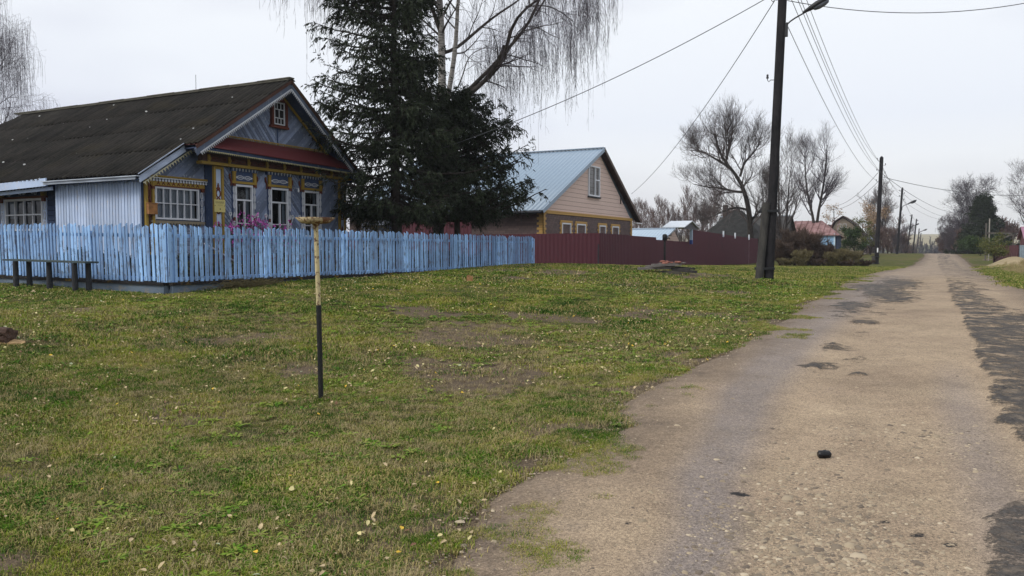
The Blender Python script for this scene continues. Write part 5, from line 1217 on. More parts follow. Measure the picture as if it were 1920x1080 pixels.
# right of the road
x, y = dpos(1818, 470, 128); bare_tree('weeping_tree', 'large bare grey weeping tree behind the dark spruce right of the road', x, y, 11.0, 71, trunks=4, spread=.55, m=(18, 8, 6, 3), L=(.40, .18, .10, .05), up=.35, droop=.22, clear=.12, rmin=.012, mats=('bark', 'birch_twig'))
x, y = dpos(1795, 474, 135); bare_tree('weeping_tree', 'smaller bare drooping tree left of the dark spruce', x, y, 6.0, 72, trunks=4, spread=.8, m=(10, 7, 5, 2), L=(.42, .2, .11, .06), up=.1, droop=.5, clear=.1, rmin=.015, mats=('bark', lgrey))
x, y = dpos(1841, 474, 110); spruce('spruce_tree', 'pointed dark green spruce right of the road', x, y, 7.7, 4.3, 73, dens=1.9, fine=1.0, nsz=2.6, start=.04, droop=.25, shape=.95, rad=.12)
x, y = dpos(1919, 474, 100); bare_tree('birch_tree', 'bare birch with pale trunk above the pink roof', x, y, 10.2, 74, m=(20, 7, 5, 3), L=(.33, .16, .10, .05), up=.45, droop=.15, clear=.3, rmin=.010, mats=('birch', 'birch_twig'))
for k, (px, D, h, col, lb) in enumerate(((1772, 150, 3.2, lred, 'reddish bare bush at the far right bend of the road'), (1785, 140, 3.8, lgrey, 'grey bare bush beside the road left of the spruce'), (1805, 126, 3.4, lred, 'tall brown thicket left of the spruce'), (1822, 116, 2.4, lgrey, 'dark bare bush at the foot of the spruce'), (1862, 116, 2.4, lgrey, 'dark bare bush right of the spruce foot'), (1885, 118, 4.0, lred, 'brown bush behind the maroon board fence'))):
    x, y = dpos(px, 474, D); bare_tree('roadside_bush', lb, x, y, h, 80+k, trunks=5, spread=.9, m=(10, 9, 7), L=(.45, .26, .14), up=.35, clear=.02, rmin=.036, r0=.06, mats=('bark', col), cat='bush')
for k, (px, D, h, w_, lb) in enumerate(((1838, 92, 1.6, 2.4, 'dense dark bush below the pointed spruce'), (1815, 104, 1.5, 2.2, 'dense dark bush left of the spruce foot'), (1858, 96, 1.4, 2.0, 'dense dark low bush right of the spruce'))):
    x, y = dpos(px, 476, D); leafy('dense_bush', lb, x, y, h, w_, 90+k, lg, 4200, .13, cat='bush', low=.02)
x, y = dpos(1862, 480, 62); leafy('green_bush', 'rounded yellow-green bush in front of the maroon board fence', x, y, 1.9, 1.9, 95, ly, 3000, .10, cat='bush', low=.02)
# apple-like shrub beside the carved house, garden shrub under it
x, y = off(668, 425, -16.6); leafy('garden_shrub', 'half-bare olive leafed shrub right of the carved house corner', x, y, 2.7, 1.3, 96, lo, 2600, .05, cat='bush', low=.1)
x, y = off(700, 425, -18.0); leafy('garden_shrub', 'sparse olive shrub behind the fence left of the spruce', x, y, 2.2, 1.3, 97, lo, 2000, .05, cat='bush', low=.1)
# brush in front of the second lamp pole
brown = leafmat('brown dead stalks', (.050, .034, .026), (.115, .078, .056)); bro2 = leafmat('olive dead stalks', (.09, .08, .035), (.22, .18, .09))
for k, (px, py, h, w_, mt, lb) in enumerate(((1462, 500, 1.6, 1.8, brown, 'dark brown brush right behind the nearest lamp pole'), (1490, 498, 2.2, 2.0, brown, 'tallest dark brown brush before the grey house'), (1515, 500, 2.1, 1.9, brown, 'reddish brown brush before the red-roofed house'), (1545, 500, 1.4, 1.8, brown, 'dark low brush before the blue wall'),
                                         (1476, 502, .6, 1.5, bro2, 'olive stalks in front of the tall brown brush'), (1503, 503, 1.0, 1.2, bro2, 'olive brown stalks at the middle of the thicket'), (1530, 503, .55, 1.6, brown, 'short brown stalks before the blue wall, nearer the road'), (1558, 503, .9, 1.1, bro2, 'short olive stalks between the thicket and the low weeds'), (1586, 503, .45, 1.6, brown, 'short brown stalks among the low olive weeds'),
                                         (1572, 500, 1.15, 1.5, bro2, 'low olive brush right of the brown thicket'), (1600, 501, .95, 1.2, bro2, 'low olive weeds near the second pole'), (1622, 501, .5, 1.3, brown, 'low dark weeds touching the second pole foot'))):
    D = 56-(py-500)*.5; x, y = dpos(px, py, D); bare_tree('brush', lb, x, y, h, 100+k, trunks=16, spread=1.3*w_/h, m=(10, 8, 6), L=(.42, .25, .14), up=.5, clear=.02, rmin=.011, r0=.018, mats=(mt, mt), cat='bush', wob=.2, z0=float(gz(x, y)))
# far wood behind the second house: individual bare trees
rg = random.Random(77)
for k in range(26):
    px = 1178+k*8.4+rg.uniform(-3, 3); D = rg.uniform(118, 150); x, y = dpos(px, 470, D)
    if k == 0: continue
    ordn = ['', 'first', 'second', 'third', 'fourth', 'fifth', 'sixth', 'seventh', 'eighth', 'ninth', 'tenth', 'eleventh', 'twelfth', 'thirteenth', 'fourteenth', 'fifteenth', 'sixteenth', 'seventeenth', 'eighteenth', 'nineteenth', 'twentieth', 'twenty-first', 'twenty-second', 'twenty-third', 'twenty-fourth', 'twenty-fifth'][k]; lb = ordn+' bare tree from the left in the brownish row behind the sheds'
    if k in (1, 9, 17):
        F0 = bare_tree('poplar_tree', lb, x, y, 9.0, 200+k, group='bare trees behind the sheds', m=(20, 7, 5), L=(.30, .16, .09), up=.8, clear=.12, rmin=.018, r0=.12, mats=('limb', lred)); protos[k] = F0; F0.scale = (1, 1, .8)
    else:
        c = copy_tree(protos[1 if k < 9 else 9 if k < 17 else 17]); c['label'] = lb; c.location = (x, y, G(x, y)); c.rotation_euler.z = rg.uniform(0, 6); q = rg.uniform(.90, 1.18); c.scale = (q, q, q*.85)
# far dark wood in the dip and field trees
def wood(name, x0, x1, y0, y1, n, h, seed, mat, label):
    rg = np.random.default_rng(seed); x = rg.uniform(x0, x1, n); y = rg.uniform(y0, y1, n); z = base_z(x, y); g = Geo(); K = 4; s = np.linspace(0, 1, K); hh = h*rg.uniform(.6, 1.1, n)
    P = np.stack([x[:, None]+0*s, y[:, None]+0*s, z[:, None]+hh[:, None]*s], -1); Rr = (.012*hh[:, None])*(1-.8*s); g.tubes(P, Rr, 3)
    c, cr = sprout(rg, P, Rr, 14, .1, 1, .55, h*.32, 4, .5, .1, .6, .3, 0, .5, .09); g.tubes(c, cr, 3); c2, cr2 = sprout(rg, c, cr, 5, .1, 1, .6, h*.14, 3, .4, .1, .6, .4, 0, .4, .07); g.tubes(c2, cr2, 3)
    o = link(name, g.me(name), mat); o['kind'] = 'stuff'; o['label'] = label; return o
wood('far_wood', -70, 70, 250, 430, 420, 7, 5, m_plain('far bluish twigs', (.07, .068, .085), .95, .2), 'far bluish dark wood across the end of the road')
wood('far_wood', -330, -60, 200, 420, 520, 9, 6, m_plain('far brown twigs', (.10, .075, .065), .95, .2), 'far brown wood behind the houses')
wood('far_wood', 20, 200, 130, 330, 380, 8, 7, m_plain('far grey twigs', (.09, .075, .07), .95, .2), 'far grey thicket on the right behind the road')

# ------------------------------------------------------------------ second house: brown siding, beige gable, blue ribbed roof
def siding_mat(name, a, b, gap=(.03, .02, .02), pitch=.2, brick=False, rough=.7):
    m = NT(name, rough, .3); co = m.coord(); s = m.n('SeparateXYZ'); m.l(co, s.inputs[0])
    fr = m.math('FRACT', m.math('DIVIDE', s.outputs[2], pitch)); n = m.noise(co, 1.5, 4, .6); n2 = m.noise(co, 12, 3, .6)
    c = m.mix(m.math('ADD', m.math('MULTIPLY', n, .7), m.math('MULTIPLY', n2, .3)), a, b); edge = m.ramp(fr, (.0, 1), (.10, 0))
    if brick:
        row = m.math('FLOOR', m.math('DIVIDE', s.outputs[2], pitch)); al = m.math('ADD', m.math('ADD', s.outputs[0], s.outputs[1]), m.math('MULTIPLY', row, .137*1.7))
        fx = m.math('FRACT', m.math('DIVIDE', al, .34)); edge = m.math('MAXIMUM', edge, m.ramp(fx, (.0, 1), (.08, 0)))
        w = m.n('TexWhiteNoise'); w.noise_dimensions = '2D'; cv = m.n('CombineXYZ'); m.l(row, cv.inputs[0]); m.l(m.math('FLOOR', m.math('DIVIDE', al, .34)), cv.inputs[1]); m.l(cv.outputs[0], w.inputs['Vector']); c = m.mix(m.math('MULTIPLY', w.outputs[0], .45), c, gap)
    m.col(m.mix(edge, c, gap)); m.bump(m.math('SUBTRACT', 1, edge), .6, .02); return m.mat
M['beige'] = siding_mat('beige lap siding', (.60, .45, .39), (.68, .53, .46), (.18, .12, .10), .235)
M['brownbrick'] = siding_mat('brown block siding', (.115, .080, .075), (.15, .105, .095), (.045, .032, .032), .115, True)
M['ochre'] = siding_mat('ochre corner blocks', (.42, .25, .07), (.50, .31, .10), (.16, .09, .03), .115)
M['blue_metal'] = rusty('blue-grey roofing', (.20, .27, .35), (.26, .34, .43), (.22, .29, .36), .2, .7, .38)
M['maroon'] = rusty('maroon profiled sheet', (.058, .009, .018), (.070, .011, .021), (.045, .010, .016), .3, .5, .7)
M['upvc'] = m_plain('white plastic frame', (.68, .70, .74), .4, .04); M['blinds'] = m_plain('grey blue blinds', (.33, .38, .45), .7, .15, 6)
XB = -17.0; gB = .55
H2 = thing('brick_house', 'house with beige lap-sided gable and blue ribbed metal roof behind the maroon fence', 'house', (XB, 42.9, gB))
F2 = Fr((XB, 0, 0), (0, 1, 0)); FSd = Fr((0, 35.5, 0), (1, 0, 0)); ya, yb, yr, zE, zR2 = 35.5, 48.5, 42.9, 3.62, 7.15
b = MB(); b.box((-29, ya, gB-.3), (XB, yb, 3.36)); b.build('wall', M['brownbrick'], H2)
b = MB(); b.prism([(XB-.02, ya+.02, 3.36), (XB-.02, yb-.02, 3.36), (XB-.02, yr, zR2-.10)], (-.2, 0, 0)); b.build('gable', M['beige'], H2)
b = MB(); F2.box(b, ya-.04, yb+.02, 3.34, 3.50, -.0, .05)
b2 = MB()
for k in range(22):
    z = gB+.1+k*.125; e = .32 if k % 2 else .20
    F2.box(b, ya-.04, ya+e, z, z+.115, 0, .035); F2.box(b, yb-e, yb+.02, z, z+.115, 0, .035); FSd.box(b, XB-e, XB+.035, z, z+.115, .0, .04)
b.build('corner_blocks', M['ochre'], H2)
for a0, a1 in ((37.72, 38.85), (39.66, 40.88), (42.92, 43.92), (44.98, 46.1)):
    o = sash(F2, H2, a0, a1, 2.1, 2.93, (), (), .07, .03, .05, name='window', mat='upvc', room=.2)
    b = MB(); F2.box(b, a0+.06, a1-.06, 2.16, 2.87, -.04, -.035); b.build('blind', M['blinds'], o)
    b = MB()
    for k in range(9):
        z = 2.02+k*.115; e = .26 if k % 2 else .14
        F2.box(b, a0-e, a0-.01, z, z+.11, 0, .03); F2.box(b, a1+.01, a1+e, z, z+.11, 0, .03)
    F2.box(b, a0-.2, a1+.2, 2.94, 3.06, 0, .035); b.build('window_blocks', M['ochre'], o)
o = sash(F2, H2, 41.27, 42.93, 4.52, 6.22, [.60], (), .08, .07, .06, name='window', mat='upvc', room=.3)
b = MB(); F2.box(b, 41.35, 42.25, 4.6, 6.14, -.06, -.05); b.build('blind', M['blinds'], o)
b = MB(); F2.box(b, 42.28, 42.85, 5.42, 5.49, -.02, .05); b.build('glazing_bar', M['upvc'], o); b = MB(); F2.box(b, 42.30, 42.84, 4.6, 6.14, -.09, -.08); b.build('blind', M['blinds'], o)
b = MB(); F2.box(b, 41.2, 43.0, 4.44, 4.515, 0, .10); b.build('sill', M['black_tin'], o)
def ribbed(nm, e, r_, x0, x1, mat, par, pitch=.25, amp=.02, over=.25):
    """metal slope with standing ribs from ridge r_=(y,z) to eave e=(y,z), x0..x1"""
    n = int(abs(x1-x0)/pitch); V = []; F = []; d = Vector((0, e[0]-r_[0], e[1]-r_[1])); L = d.length; nn = Vector((1, 0, 0)).cross(d).normalized(); nn = nn if nn.z > 0 else -nn
    prof = [(0, 0), (.50, 0), (.58, amp), (.80, amp), (.88, 0)]; xs = []
    for k in range(n): xs += [(x0+(x1-x0)*(k+p)/n, h) for p, h in prof]
    xs.append((x1, 0))
    for x, h in xs: V += [Vector((x, r_[0], r_[1]))+nn*h, Vector((x, e[0], e[1]))+nn*h, Vector((x, e[0], e[1]))+nn*(h-.02)]
    for i in range(len(xs)-1): F += [(3*i, 3*i+1, 3*i+4, 3*i+3), (3*i+1, 3*i+2, 3*i+5, 3*i+4)]
    return link(nm, npmesh(nm, [tuple(v) for v in V], np.array(F)), mat, par)
ribbed('roof', (34.85, 3.46), (yr, zR2+.12), XB+.30, -29.5, M['blue_metal'], H2); ribbed('roof', (49.3, 3.40), (yr, zR2+.12), XB+.30, -29.5, M['blue_metal'], H2)
b = MB(); b.bar((XB+.32, yr, zR2+.17), (-29.5, yr, zR2+.17), .30, .04); b.build('ridge_cap', M['blue_metal'], H2)
for ye, ze_ in ((34.85, 3.40), (49.3, 3.34)):
    b = MB(); b.bar((XB+.33, ye, ze_), (XB+.33, yr, zR2+.06), .03, .20); b.build('bargeboard', M['blue_metal'] if ye < yr else m_plain('brown verge', (.09, .06, .05), .7), H2)
    b = MB(); b.add([(XB-.02, ye, ze_-.05), (XB+.32, ye, ze_-.05), (XB+.32, yr, zR2), (XB-.02, yr, zR2)], [(0, 1, 2, 3), (3, 2, 1, 0)]); b.build('soffit', m_plain('brown soffit', (.10, .065, .055), .7), H2)
b = MB(); b.tube([(XB+.25, 34.78, 3.36), (-29, 34.78, 3.36)], .075, 8); b.add([(XB+.3, 34.85, 3.36), (-29, 34.85, 3.36), (-29, 35.5, 3.36), (XB+.3, 35.5, 3.36)], [(0, 1, 2, 3), (3, 2, 1, 0)]); b.build('gutter', M['black_tin'], H2)
b = MB(); a = PX(1163, 375, XB); b.bar(a+Vector((.03, 0, -.25)), a+Vector((.03, 0, .25)), .03, .05); a2 = a+Vector((.05, .5, 0)); b.bar(a2-Vector((0, 0, .2)), a2+Vector((0, 0, .2)), .03, .05); b.bar(a+Vector((.05, 0, .1)), a2, .03, .03); b.build('cable_bracket', M['black_tin'], H2)
b = MB(); b.tube([(XB+.05, yb, 3.22), (XB+.05, yb+1.9, 3.22)], .03, 6); b.build('overflow_pipe', M['upvc'], H2)

# ------------------------------------------------------------------ maroon sheet fence
def sheet_fence():
    X0 = -13.3; Y0 = PX(1125, 437, -13.3).y; o = thing('sheet_fence', 'long maroon profiled sheet metal fence stepping down along the verge', 'fence', (X0, Y0, G(X0, Y0)))
    def panel(p, q, zt0, zt1, zb0, zb1, nm='sheet_panel', pitch=.2, mat='maroon', out=1):
        p, q = Vector(p), Vector(q); t = q-p; L = t.length; t.normalize(); nn = t.cross(Vector((0, 0, 1)))*out; k = max(2, int(L/pitch)); xs = []
        for i in range(k): xs += [((i+a)/k, h) for a, h in ((0, 0), (.42, 0), (.52, .016), (.9, .016))]
        xs.append((1, 0)); V = []
        for s, h in xs:
            c = p+t*(s*L)+nn*h; V += [(c.x, c.y, zb0+(zb1-zb0)*s), (c.x, c.y, zt0+(zt1-zt0)*s)]
        F = [(2*i, 2*i+2, 2*i+3, 2*i+1) for i in range(len(xs)-1)]; me = npmesh(nm, V, np.array(F)); ob = link(nm, me, M[mat] if isinstance(mat, str) else mat, o); return ob
    g = lambda x, y: G(x, y)-.12
    # face towards the neighbour's garden
    zc = PX(1125, 437, X0).z; ys = [(X0, -16.8), (-16.8, -20), (-20, -24.5), (-24.5, -31)]; tops = [zc, zc-.01, 2.9, 2.5]
    for (a, b_), zt in zip(ys, tops): panel((b_, Y0, 0), (a, Y0, 0), zt, zt, g(b_, Y0), g(a, Y0))
    # along the street, stepping down, then the taller gate run
    pr_ = [(1125, 437, 1178, 440.5), (1178, 441.5, 1230, 445), (1230, 449.5, 1262, 451.5), (1262, 452, 1298, 453.5), (1298, 431, 1332, 435.5), (1332, 436, 1362, 440), (1362, 440.5, 1392, 444), (1392, 444.5, 1421, 447.5)]
    st = [(PX(a, b, X0).y, PX(c, d, X0).y, PX(a, b, X0).z, PX(c, d, X0).z) for a, b, c, d in pr_]
    for y0, y1, a, b_ in st: panel((X0, y0, 0), (X0, y1, 0), a, b_, g(X0, y0)-.3, g(X0, y1)-.3)
    for y in [s_[0]+.02 for s_ in st]+[st[-1][1]]:
        b = MB(); b.box((X0-.10, y-.04, g(X0, y)-.3), (X0-.03, y+.04, 1.8)); b.build('post', M['black_tin'], o)
    for px, py in ((1355, 437), (1377, 440), (1403, 443)):
        a = PX(px, py+4, X0); b = MB(); b.box((X0+.02, a.y-.10, a.z-.12), (X0+.09, a.y+.10, a.z+.30)); b.build('post_cap', m_plain('white post cap', (.62, .66, .72), .5, .05), o)
    a = PX(1404, 452, X0); b = MB(); b.box((X0+.018, a.y-.02, .0), (X0+.03, a.y+.03, a.z)); b.build('white_streak', m_plain('chalky streak', (.30, .22, .25), .8, .3), o)
    return o
sheet_fence()
# gate canopy on a blue post
CX = -13.05; cy = PX(1296, 450, CX); zb = G(CX, cy.y)
o = thing('gate_canopy', 'little silver tin gable canopy on a blue and white post at the gate', 'canopy', (CX, cy.y, zb)); zt = PX(1296, 428, CX).z; zr = PX(1291, 415, CX).z; zq = PX(1296, 450, CX).z
b = MB(); b.box((CX-.07, cy.y-.10, zq), (CX+.07, cy.y+.10, zt)); po = b.build('post', m_plain('pale grey post', (.30, .38, .47), .6), o)
b = MB(); b.box((CX-.075, cy.y-.105, zq-.25), (CX+.075, cy.y+.105, zq)); b.build('post_base', m_plain('cobalt paint', (.03, .06, .22), .6), po)
b = MB()
for s in (-1, 1):
    b.prism([(CX-1.2, cy.y-.3, zr), (CX-1.2, cy.y-.3+s*1.7, zt+.0), (CX-1.2, cy.y-.3+s*1.7, zt+.04), (CX-1.2, cy.y-.3, zr+.05)], (1.35, 0, 0))
b.build('roof', m_plain('bright zinc', (.55, .60, .66), .35, .1), o)
b = MB(); b.prism([(CX+.02, cy.y-1.7, zt-.0), (CX+.02, cy.y+1.1, zt), (CX+.02, cy.y-.3, zr-.03)], (-.03, 0, 0)); b.bar((CX+.05, cy.y-1.8, zt-.03), (CX+.05, cy.y+1.2, zt-.03), .05, .08); b.build('tympanum', m_plain('grey boards', (.10, .10, .11), .9), o)

# ------------------------------------------------------------------ houses and sheds further off
def simple_house(name, label, x0, x1, y0, y1, zg, ze, zr, ridge, roofm, wallm, over=.35, yr=None, hip=(0, 0), gable=None, roof_rib=0, cat='house', eave2=None):
    o = thing(name, label, cat, ((x0+x1)/2, (y0+y1)/2, zg)); gm = gable or wallm
    b = MB(); b.box((x0, y0, zg-.6), (x1, y1, ze)); b.build('wall', wallm, o)
    if ridge == 'x':
        yr = yr if yr is not None else (y0+y1)/2; rx0, rx1 = x0-over+hip[0], x1+over-hip[1]; sl = (zr-ze)/(yr-y0)
        e0 = (y0-over, ze-over*sl); e1 = (y1+over, ze-over*(zr-ze)/(y1-yr)); b = MB()
        for s, (ey, ez) in ((0, e0), (1, e1)):
            P = [(x0-over, ey, ez), (x1+over, ey, ez), (rx1, yr, zr), (rx0, yr, zr)]; b.add(P+[(p[0], p[1], p[2]-.07) for p in P], [(0, 1, 2, 3), (7, 6, 5, 4), (0, 4, 5, 1), (1, 5, 6, 2), (2, 6, 7, 3), (3, 7, 4, 0)])
        if hip[1]: b.add([(x1+over, e0[0], e0[1]), (x1+over, e1[0], e1[1]), (rx1, yr, zr)], [(0, 1, 2)])
        if hip[0]: b.add([(x0-over, e0[0], e0[1]), (x0-over, e1[0], e1[1]), (rx0, yr, zr)], [(0, 1, 2)])
        r_ = b.build('roof', roofm, o); b = MB()
        if not hip[1]: b.prism([(x1, y0, ze), (x1, y1, ze), (x1, yr, zr-.09)], (-.1, 0, 0))
        if not hip[0]: b.prism([(x0, y0, ze), (x0, y1, ze), (x0, yr, zr-.09)], (.1, 0, 0))
        if b.v: b.build('gable', gm, o)
    else:
        xr = (x0+x1)/2; sl = (zr-ze)/(xr-x0); b = MB()
        for ex in (x0-over, x1+over):
            P = [(ex, y0-over, ze-over*sl), (ex, y1+over, ze-over*sl), (xr, y1+over, zr), (xr, y0-over, zr)]; b.add(P+[(p[0], p[1], p[2]-.07) for p in P], [(0, 1, 2, 3), (7, 6, 5, 4), (0, 4, 5, 1), (1, 5, 6, 2), (2, 6, 7, 3), (3, 7, 4, 0)])
        b.build('roof', roofm, o); b = MB(); b.prism([(x0, y0, ze), (x1, y0, ze), (xr, y0, zr-.09)], (0, .1, 0)); b.build('gable', gm, o)
    return o
M['grey_log'] = siding_mat('grey logs', (.13, .135, .15), (.19, .19, .20), (.05, .05, .055), .24)
M['old_red'] = rusty('pinkish rusty roof', (.25, .135, .135), (.36, .23, .23), (.14, .065, .055), .9, 1.1, .7)
M['lt_blue'] = siding_mat('light blue boards', (.20, .36, .55), (.27, .43, .62), (.10, .18, .28), .17)
M['dk_redwall'] = siding_mat('dark red brown wall', (.060, .028, .026), (.085, .04, .035), (.03, .015, .015), .2)
M['dark_slate'] = m_plain('dark grey slate', (.026, .026, .025), .95, .4, 2.5, bump=.02); M['grey_slate'] = m_plain('grey slate', (.055, .054, .052), .95, .35, 2, bump=.02)
M['beige_wall'] = m_plain('beige plaster', (.36, .30, .23), .9, .15, 2)
# shed with blue ribbed roof
sh = thing('blue_shed', 'low shed with pale blue ribbed roof seen over the maroon fence', 'shed', (-23.5, 70, G(-23.5, 70)))
b = MB(); b.box((-30, 68.2, 0), (-21.4, 73.5, 2.15)); b.build('wall', siding_mat('pale siding', (.42, .33, .28), (.48, .38, .32), (.2, .15, .12), .2), sh)
ribbed('roof', (67.6, 2.15), (71.6, 3.42), -20.95, -30.5, rusty('pale blue roofing', (.34, .43, .53), (.40, .50, .60), (.36, .45, .55), .2, .7, .4), sh, pitch=.3, amp=.03)
b = MB(); b.prism([(-21.1, 67.7, 2.1), (-21.1, 73.8, 2.1), (-21.1, 71.6, 3.36)], (-.05, 0, 0)); b.build('gable', M['beige'], sh); b = MB(); b.bar((-20.95, 71.6, 3.46), (-30.5, 71.6, 3.46), .4, .06); b.bar((-20.93, 67.6, 2.12), (-20.93, 71.6, 3.40), .05, .14); b.build('ridge_cap', m_plain('pale blue tin', (.42, .50, .60), .4, .05), sh)
H3 = simple_house('log_house', 'dark hipped slate roof of a low house behind the taller maroon fence', -20.2, -14.6, 78, 83, .2, 2.9, 5.35, 'x', M['dark_slate'], m_plain('near black logs', (.02, .02, .022), .9), hip=(2.9, 2.6))
b = MB(); b.box((-18.6, 80.0, 4.4), (-18.2, 80.5, 5.9)); b.build('chimney', m_plain('sooty brick', (.06, .045, .04), .9, .3, 8), H3)
H4 = simple_house('grey_house', 'grey timber house with slate roof and a small white window before the red-roofed house', -19.5, -12.95, 81.4, 87, .1, 3.2, 4.85, 'x', M['grey_slate'], M['grey_log'], yr=84.0, gable=m_plain('dark gable boards', (.03, .03, .034), .9))
b = MB(); b.add([(-17, 79.6, 2.30), (-13.2, 79.6, 2.30), (-13.2, 81.5, 3.05), (-17, 81.5, 3.05)], [(0, 1, 2, 3), (3, 2, 1, 0)]); b.build('porch_roof', M['dark_slate'], H4)
b = MB(); b.box((-17, 79.9, -.2), (-13.5, 81.4, 2.35)); b.build('porch_wall', M['grey_log'], H4)
F4 = Fr((0, 79.9, 0), (1, 0, 0)); sash(F4, H4, -14.1, -13.6, 1.3, 2.2, (), (), .1, .03, .05, mat='upvc')
b = MB(); b.box((-13.5, 79.85, -.2), (-13.38, 79.98, 2.4)); b.build('corner_board', M['blue_wall'], H4)
b = MB(); b.bar((-19.8, 84, 4.90), (-12.6, 84, 4.90), .25, .06); b.build('ridge_cap', m_plain('pale tin', (.35, .42, .50), .5), H4)
H5 = simple_house('red_roof_house', 'light blue timber house with pinkish rusty tin roof beyond the brush', -16.2, -10.2, 100.5, 106, .5, 3.35, 5.0, 'x', M['old_red'], M['dk_redwall'], yr=104.5, hip=(1.2, 2.4), over=.4)
b = MB(); b.box((-12.9, 100.38, .7), (-10.42, 100.48, 3.3)); b.build('blue_boarding', M['lt_blue'], H5)
b = MB(); b.box((-10.42, 100.30, .3), (-10.26, 100.47, 3.32)); b.build('corner_board', m_plain('white blue corner', (.45, .58, .68), .8), H5)
b = MB(); b.box((-10.19, 100.6, .3), (-10.12, 105.9, 3.3)); b.build('side_boarding', M['blue_dark'], H5)
b = MB()
for k in range(9): x = -16.0+k*.72; b.bar((x, 100.15, 3.21), (x+.05, 104.45, 5.04), .05, .06)
b.build('roof_seams', m_plain('rust seams', (.14, .06, .055), .8, .3), H5)
b = MB(); b.box((-15.6, 100.36, 1.7), (-15.0, 100.49, 2.9)); b.build('blue_board', M['lt_blue'], H5)
H6 = thing('attic_house', 'beige attic gable with two small dark windows right of the red roof', 'house', (-9.8, 110, .6))
Y6 = 109.8; b = MB(); b.prism([(-11.6, Y6, .0), (-7.9, Y6, .0), (-7.9, Y6, 3.2), (-9.2, Y6, 4.7), (-10.35, Y6, 5.5), (-11.2, Y6, 4.9), (-11.6, Y6, 4.1)], (0, 5, 0)); b.build('wall', M['beige_wall'], H6)
b = MB(); pr = [(-12.0, 4.0), (-11.3, 5.0), (-10.35, 5.65), (-9.1, 4.8), (-7.6, 3.05)]
for a, c in zip(pr[:-1], pr[1:]): b.prism([(a[0], Y6-.4, a[1]), (c[0], Y6-.4, c[1]), (c[0], Y6-.4, c[1]+.13), (a[0], Y6-.4, a[1]+.13)], (0, 6, 0))
b.build('roof', m_plain('brown roof edge', (.07, .045, .04), .9), H6)
F6 = Fr((0, Y6, 0), (1, 0, 0))
for a in (-10.95, -10.35): sash(F6, H6, a, a+.42, 3.95, 4.75, (), (), .05, .02, .04, mat='upvc')
b = MB(); b.box((-13.2, 106.2, 3.2), (-11.5, 110, 4.55)); b.build('upper_wall', M['dk_redwall'], H6)
x, y = dpos(1620, 452, 145); H7 = simple_house('far_house', 'far pale blue roofed brick outbuilding between the trees and second pole', x-3.0, x+1.2, y, y+6, .5, 2.4, 4.0, 'x', M['blue_metal'], m_plain('dull red brick', (.12, .065, .05), .9, .2, 4))
# right of the road: pink roof, maroon boards, grey-blue boards
H8 = simple_house('pink_roof_house', 'maroon house with pink roof at the right edge of the view', 7.0, 12.5, 81.3, 87.5, .6, 2.55, 3.55, 'x', m_plain('pink roofing', (.27, .13, .19), .6, .1), siding_mat('maroon boards', (.09, .025, .03), (.12, .035, .04), (.04, .012, .015), .2), yr=84.2, over=.25)
def board_fence(name, label, x0, x1, y, zt, mat, seed, pitch=.16):
    o = thing(name, label, 'fence', (x0, y, G(x0, y))); rg = random.Random(seed); b = MB(); n = int((x1-x0)/pitch)
    for k in range(n): x = x0+k*pitch; h = zt+rg.uniform(-.05, .05); b.box((x, y-.02, G(x0, y)-.3), (x+pitch*.93, y, h))
    b.build('boards', mat, o); b = MB(); b.box((x0, y, zt-.4), (x1, y+.05, zt-.3)); b.box((x0, y, zt-1.1), (x1, y+.05, zt-1.0)); b.build('rail', mat, o)
    for k in range(3): x = x0+(x1-x0)*k/2; b = MB(); b.box((x-.05, y+.05, 0), (x+.05, y+.15, zt+.02)); b.build('post', mat, o)
    return o
board_fence('board_fence', 'maroon vertical board fence behind the sandy heap', 4.45, 6.25, 78.6, 1.85, siding_mat('maroon old boards', (.07, .025, .03), (.10, .04, .045), (.04, .015, .02), 9), 5)
board_fence('board_fence', 'blue-grey vertical board fence at the right edge', 6.27, 9.5, 78.6, 1.85, m_plain('blue grey boards', (.20, .25, .29), .9, .25, 4, stretch=(3, 3, .6)), 6)
o = thing('hay_rack', 'dark timber frame and pole standing behind the maroon board fence', 'frame', (5.0, 84, G(5, 84))); b = MB()
for p, q in (((4.1, 84, .3), (4.1, 84, 3.9)), ((4.1, 84, 3.0), (6.3, 84, 2.95)), ((6.2, 84, .3), (6.2, 84, 3.0)), ((4.3, 84, 2.0), (6.2, 84, 2.9))): b.bar(p, q, .12, .12)
b.build('frame', m_plain('grey rack timber', (.10, .09, .08), .9, .2), o); b = MB(); b.tube([(4.35, 84, .3), (4.35, 84, 4.3)], .05, 6); b.build('pole', m_plain('pale pole', (.3, .28, .25), .8), o)
# shed with a white downpipe between the two houses
p = PD(738, 440, 34); o = thing('garden_shed', 'small blue-grey shed with flat eaves behind the spruce trunks', 'shed', (p.x-1, p.y, .8))
a = PD(693, 415, 34); c_ = PD(741, 415, 34); zt = a.z; b = MB(); b.prism([(a.x, a.y, .6), (c_.x, c_.y, .6), (c_.x-2, c_.y+2, .6), (a.x-2, a.y+2, .6)], (0, 0, zt-.6-.15)); b.build('wall', m_plain('blue grey wall', (.11, .13, .18), .9), o)
b = MB(); b.prism([(a.x-.15, a.y-.25, zt-.15), (c_.x+.05, c_.y-.3, zt-.15), (c_.x-2, c_.y+2, zt-.15), (a.x-2, a.y+2, zt-.15)], (0, 0, .17)); b.build('roof', m_plain('grey tin eaves', (.22, .25, .31), .7), o)
b = MB(); q = PD(737.5, 440, 33.6); b.tube([(q.x, q.y, .6), (q.x, q.y, PD(737.5, 400, 33.6).z)], .045, 8); b.build('downpipe', m_plain('zinc pipe', (.40, .44, .50), .5), o)

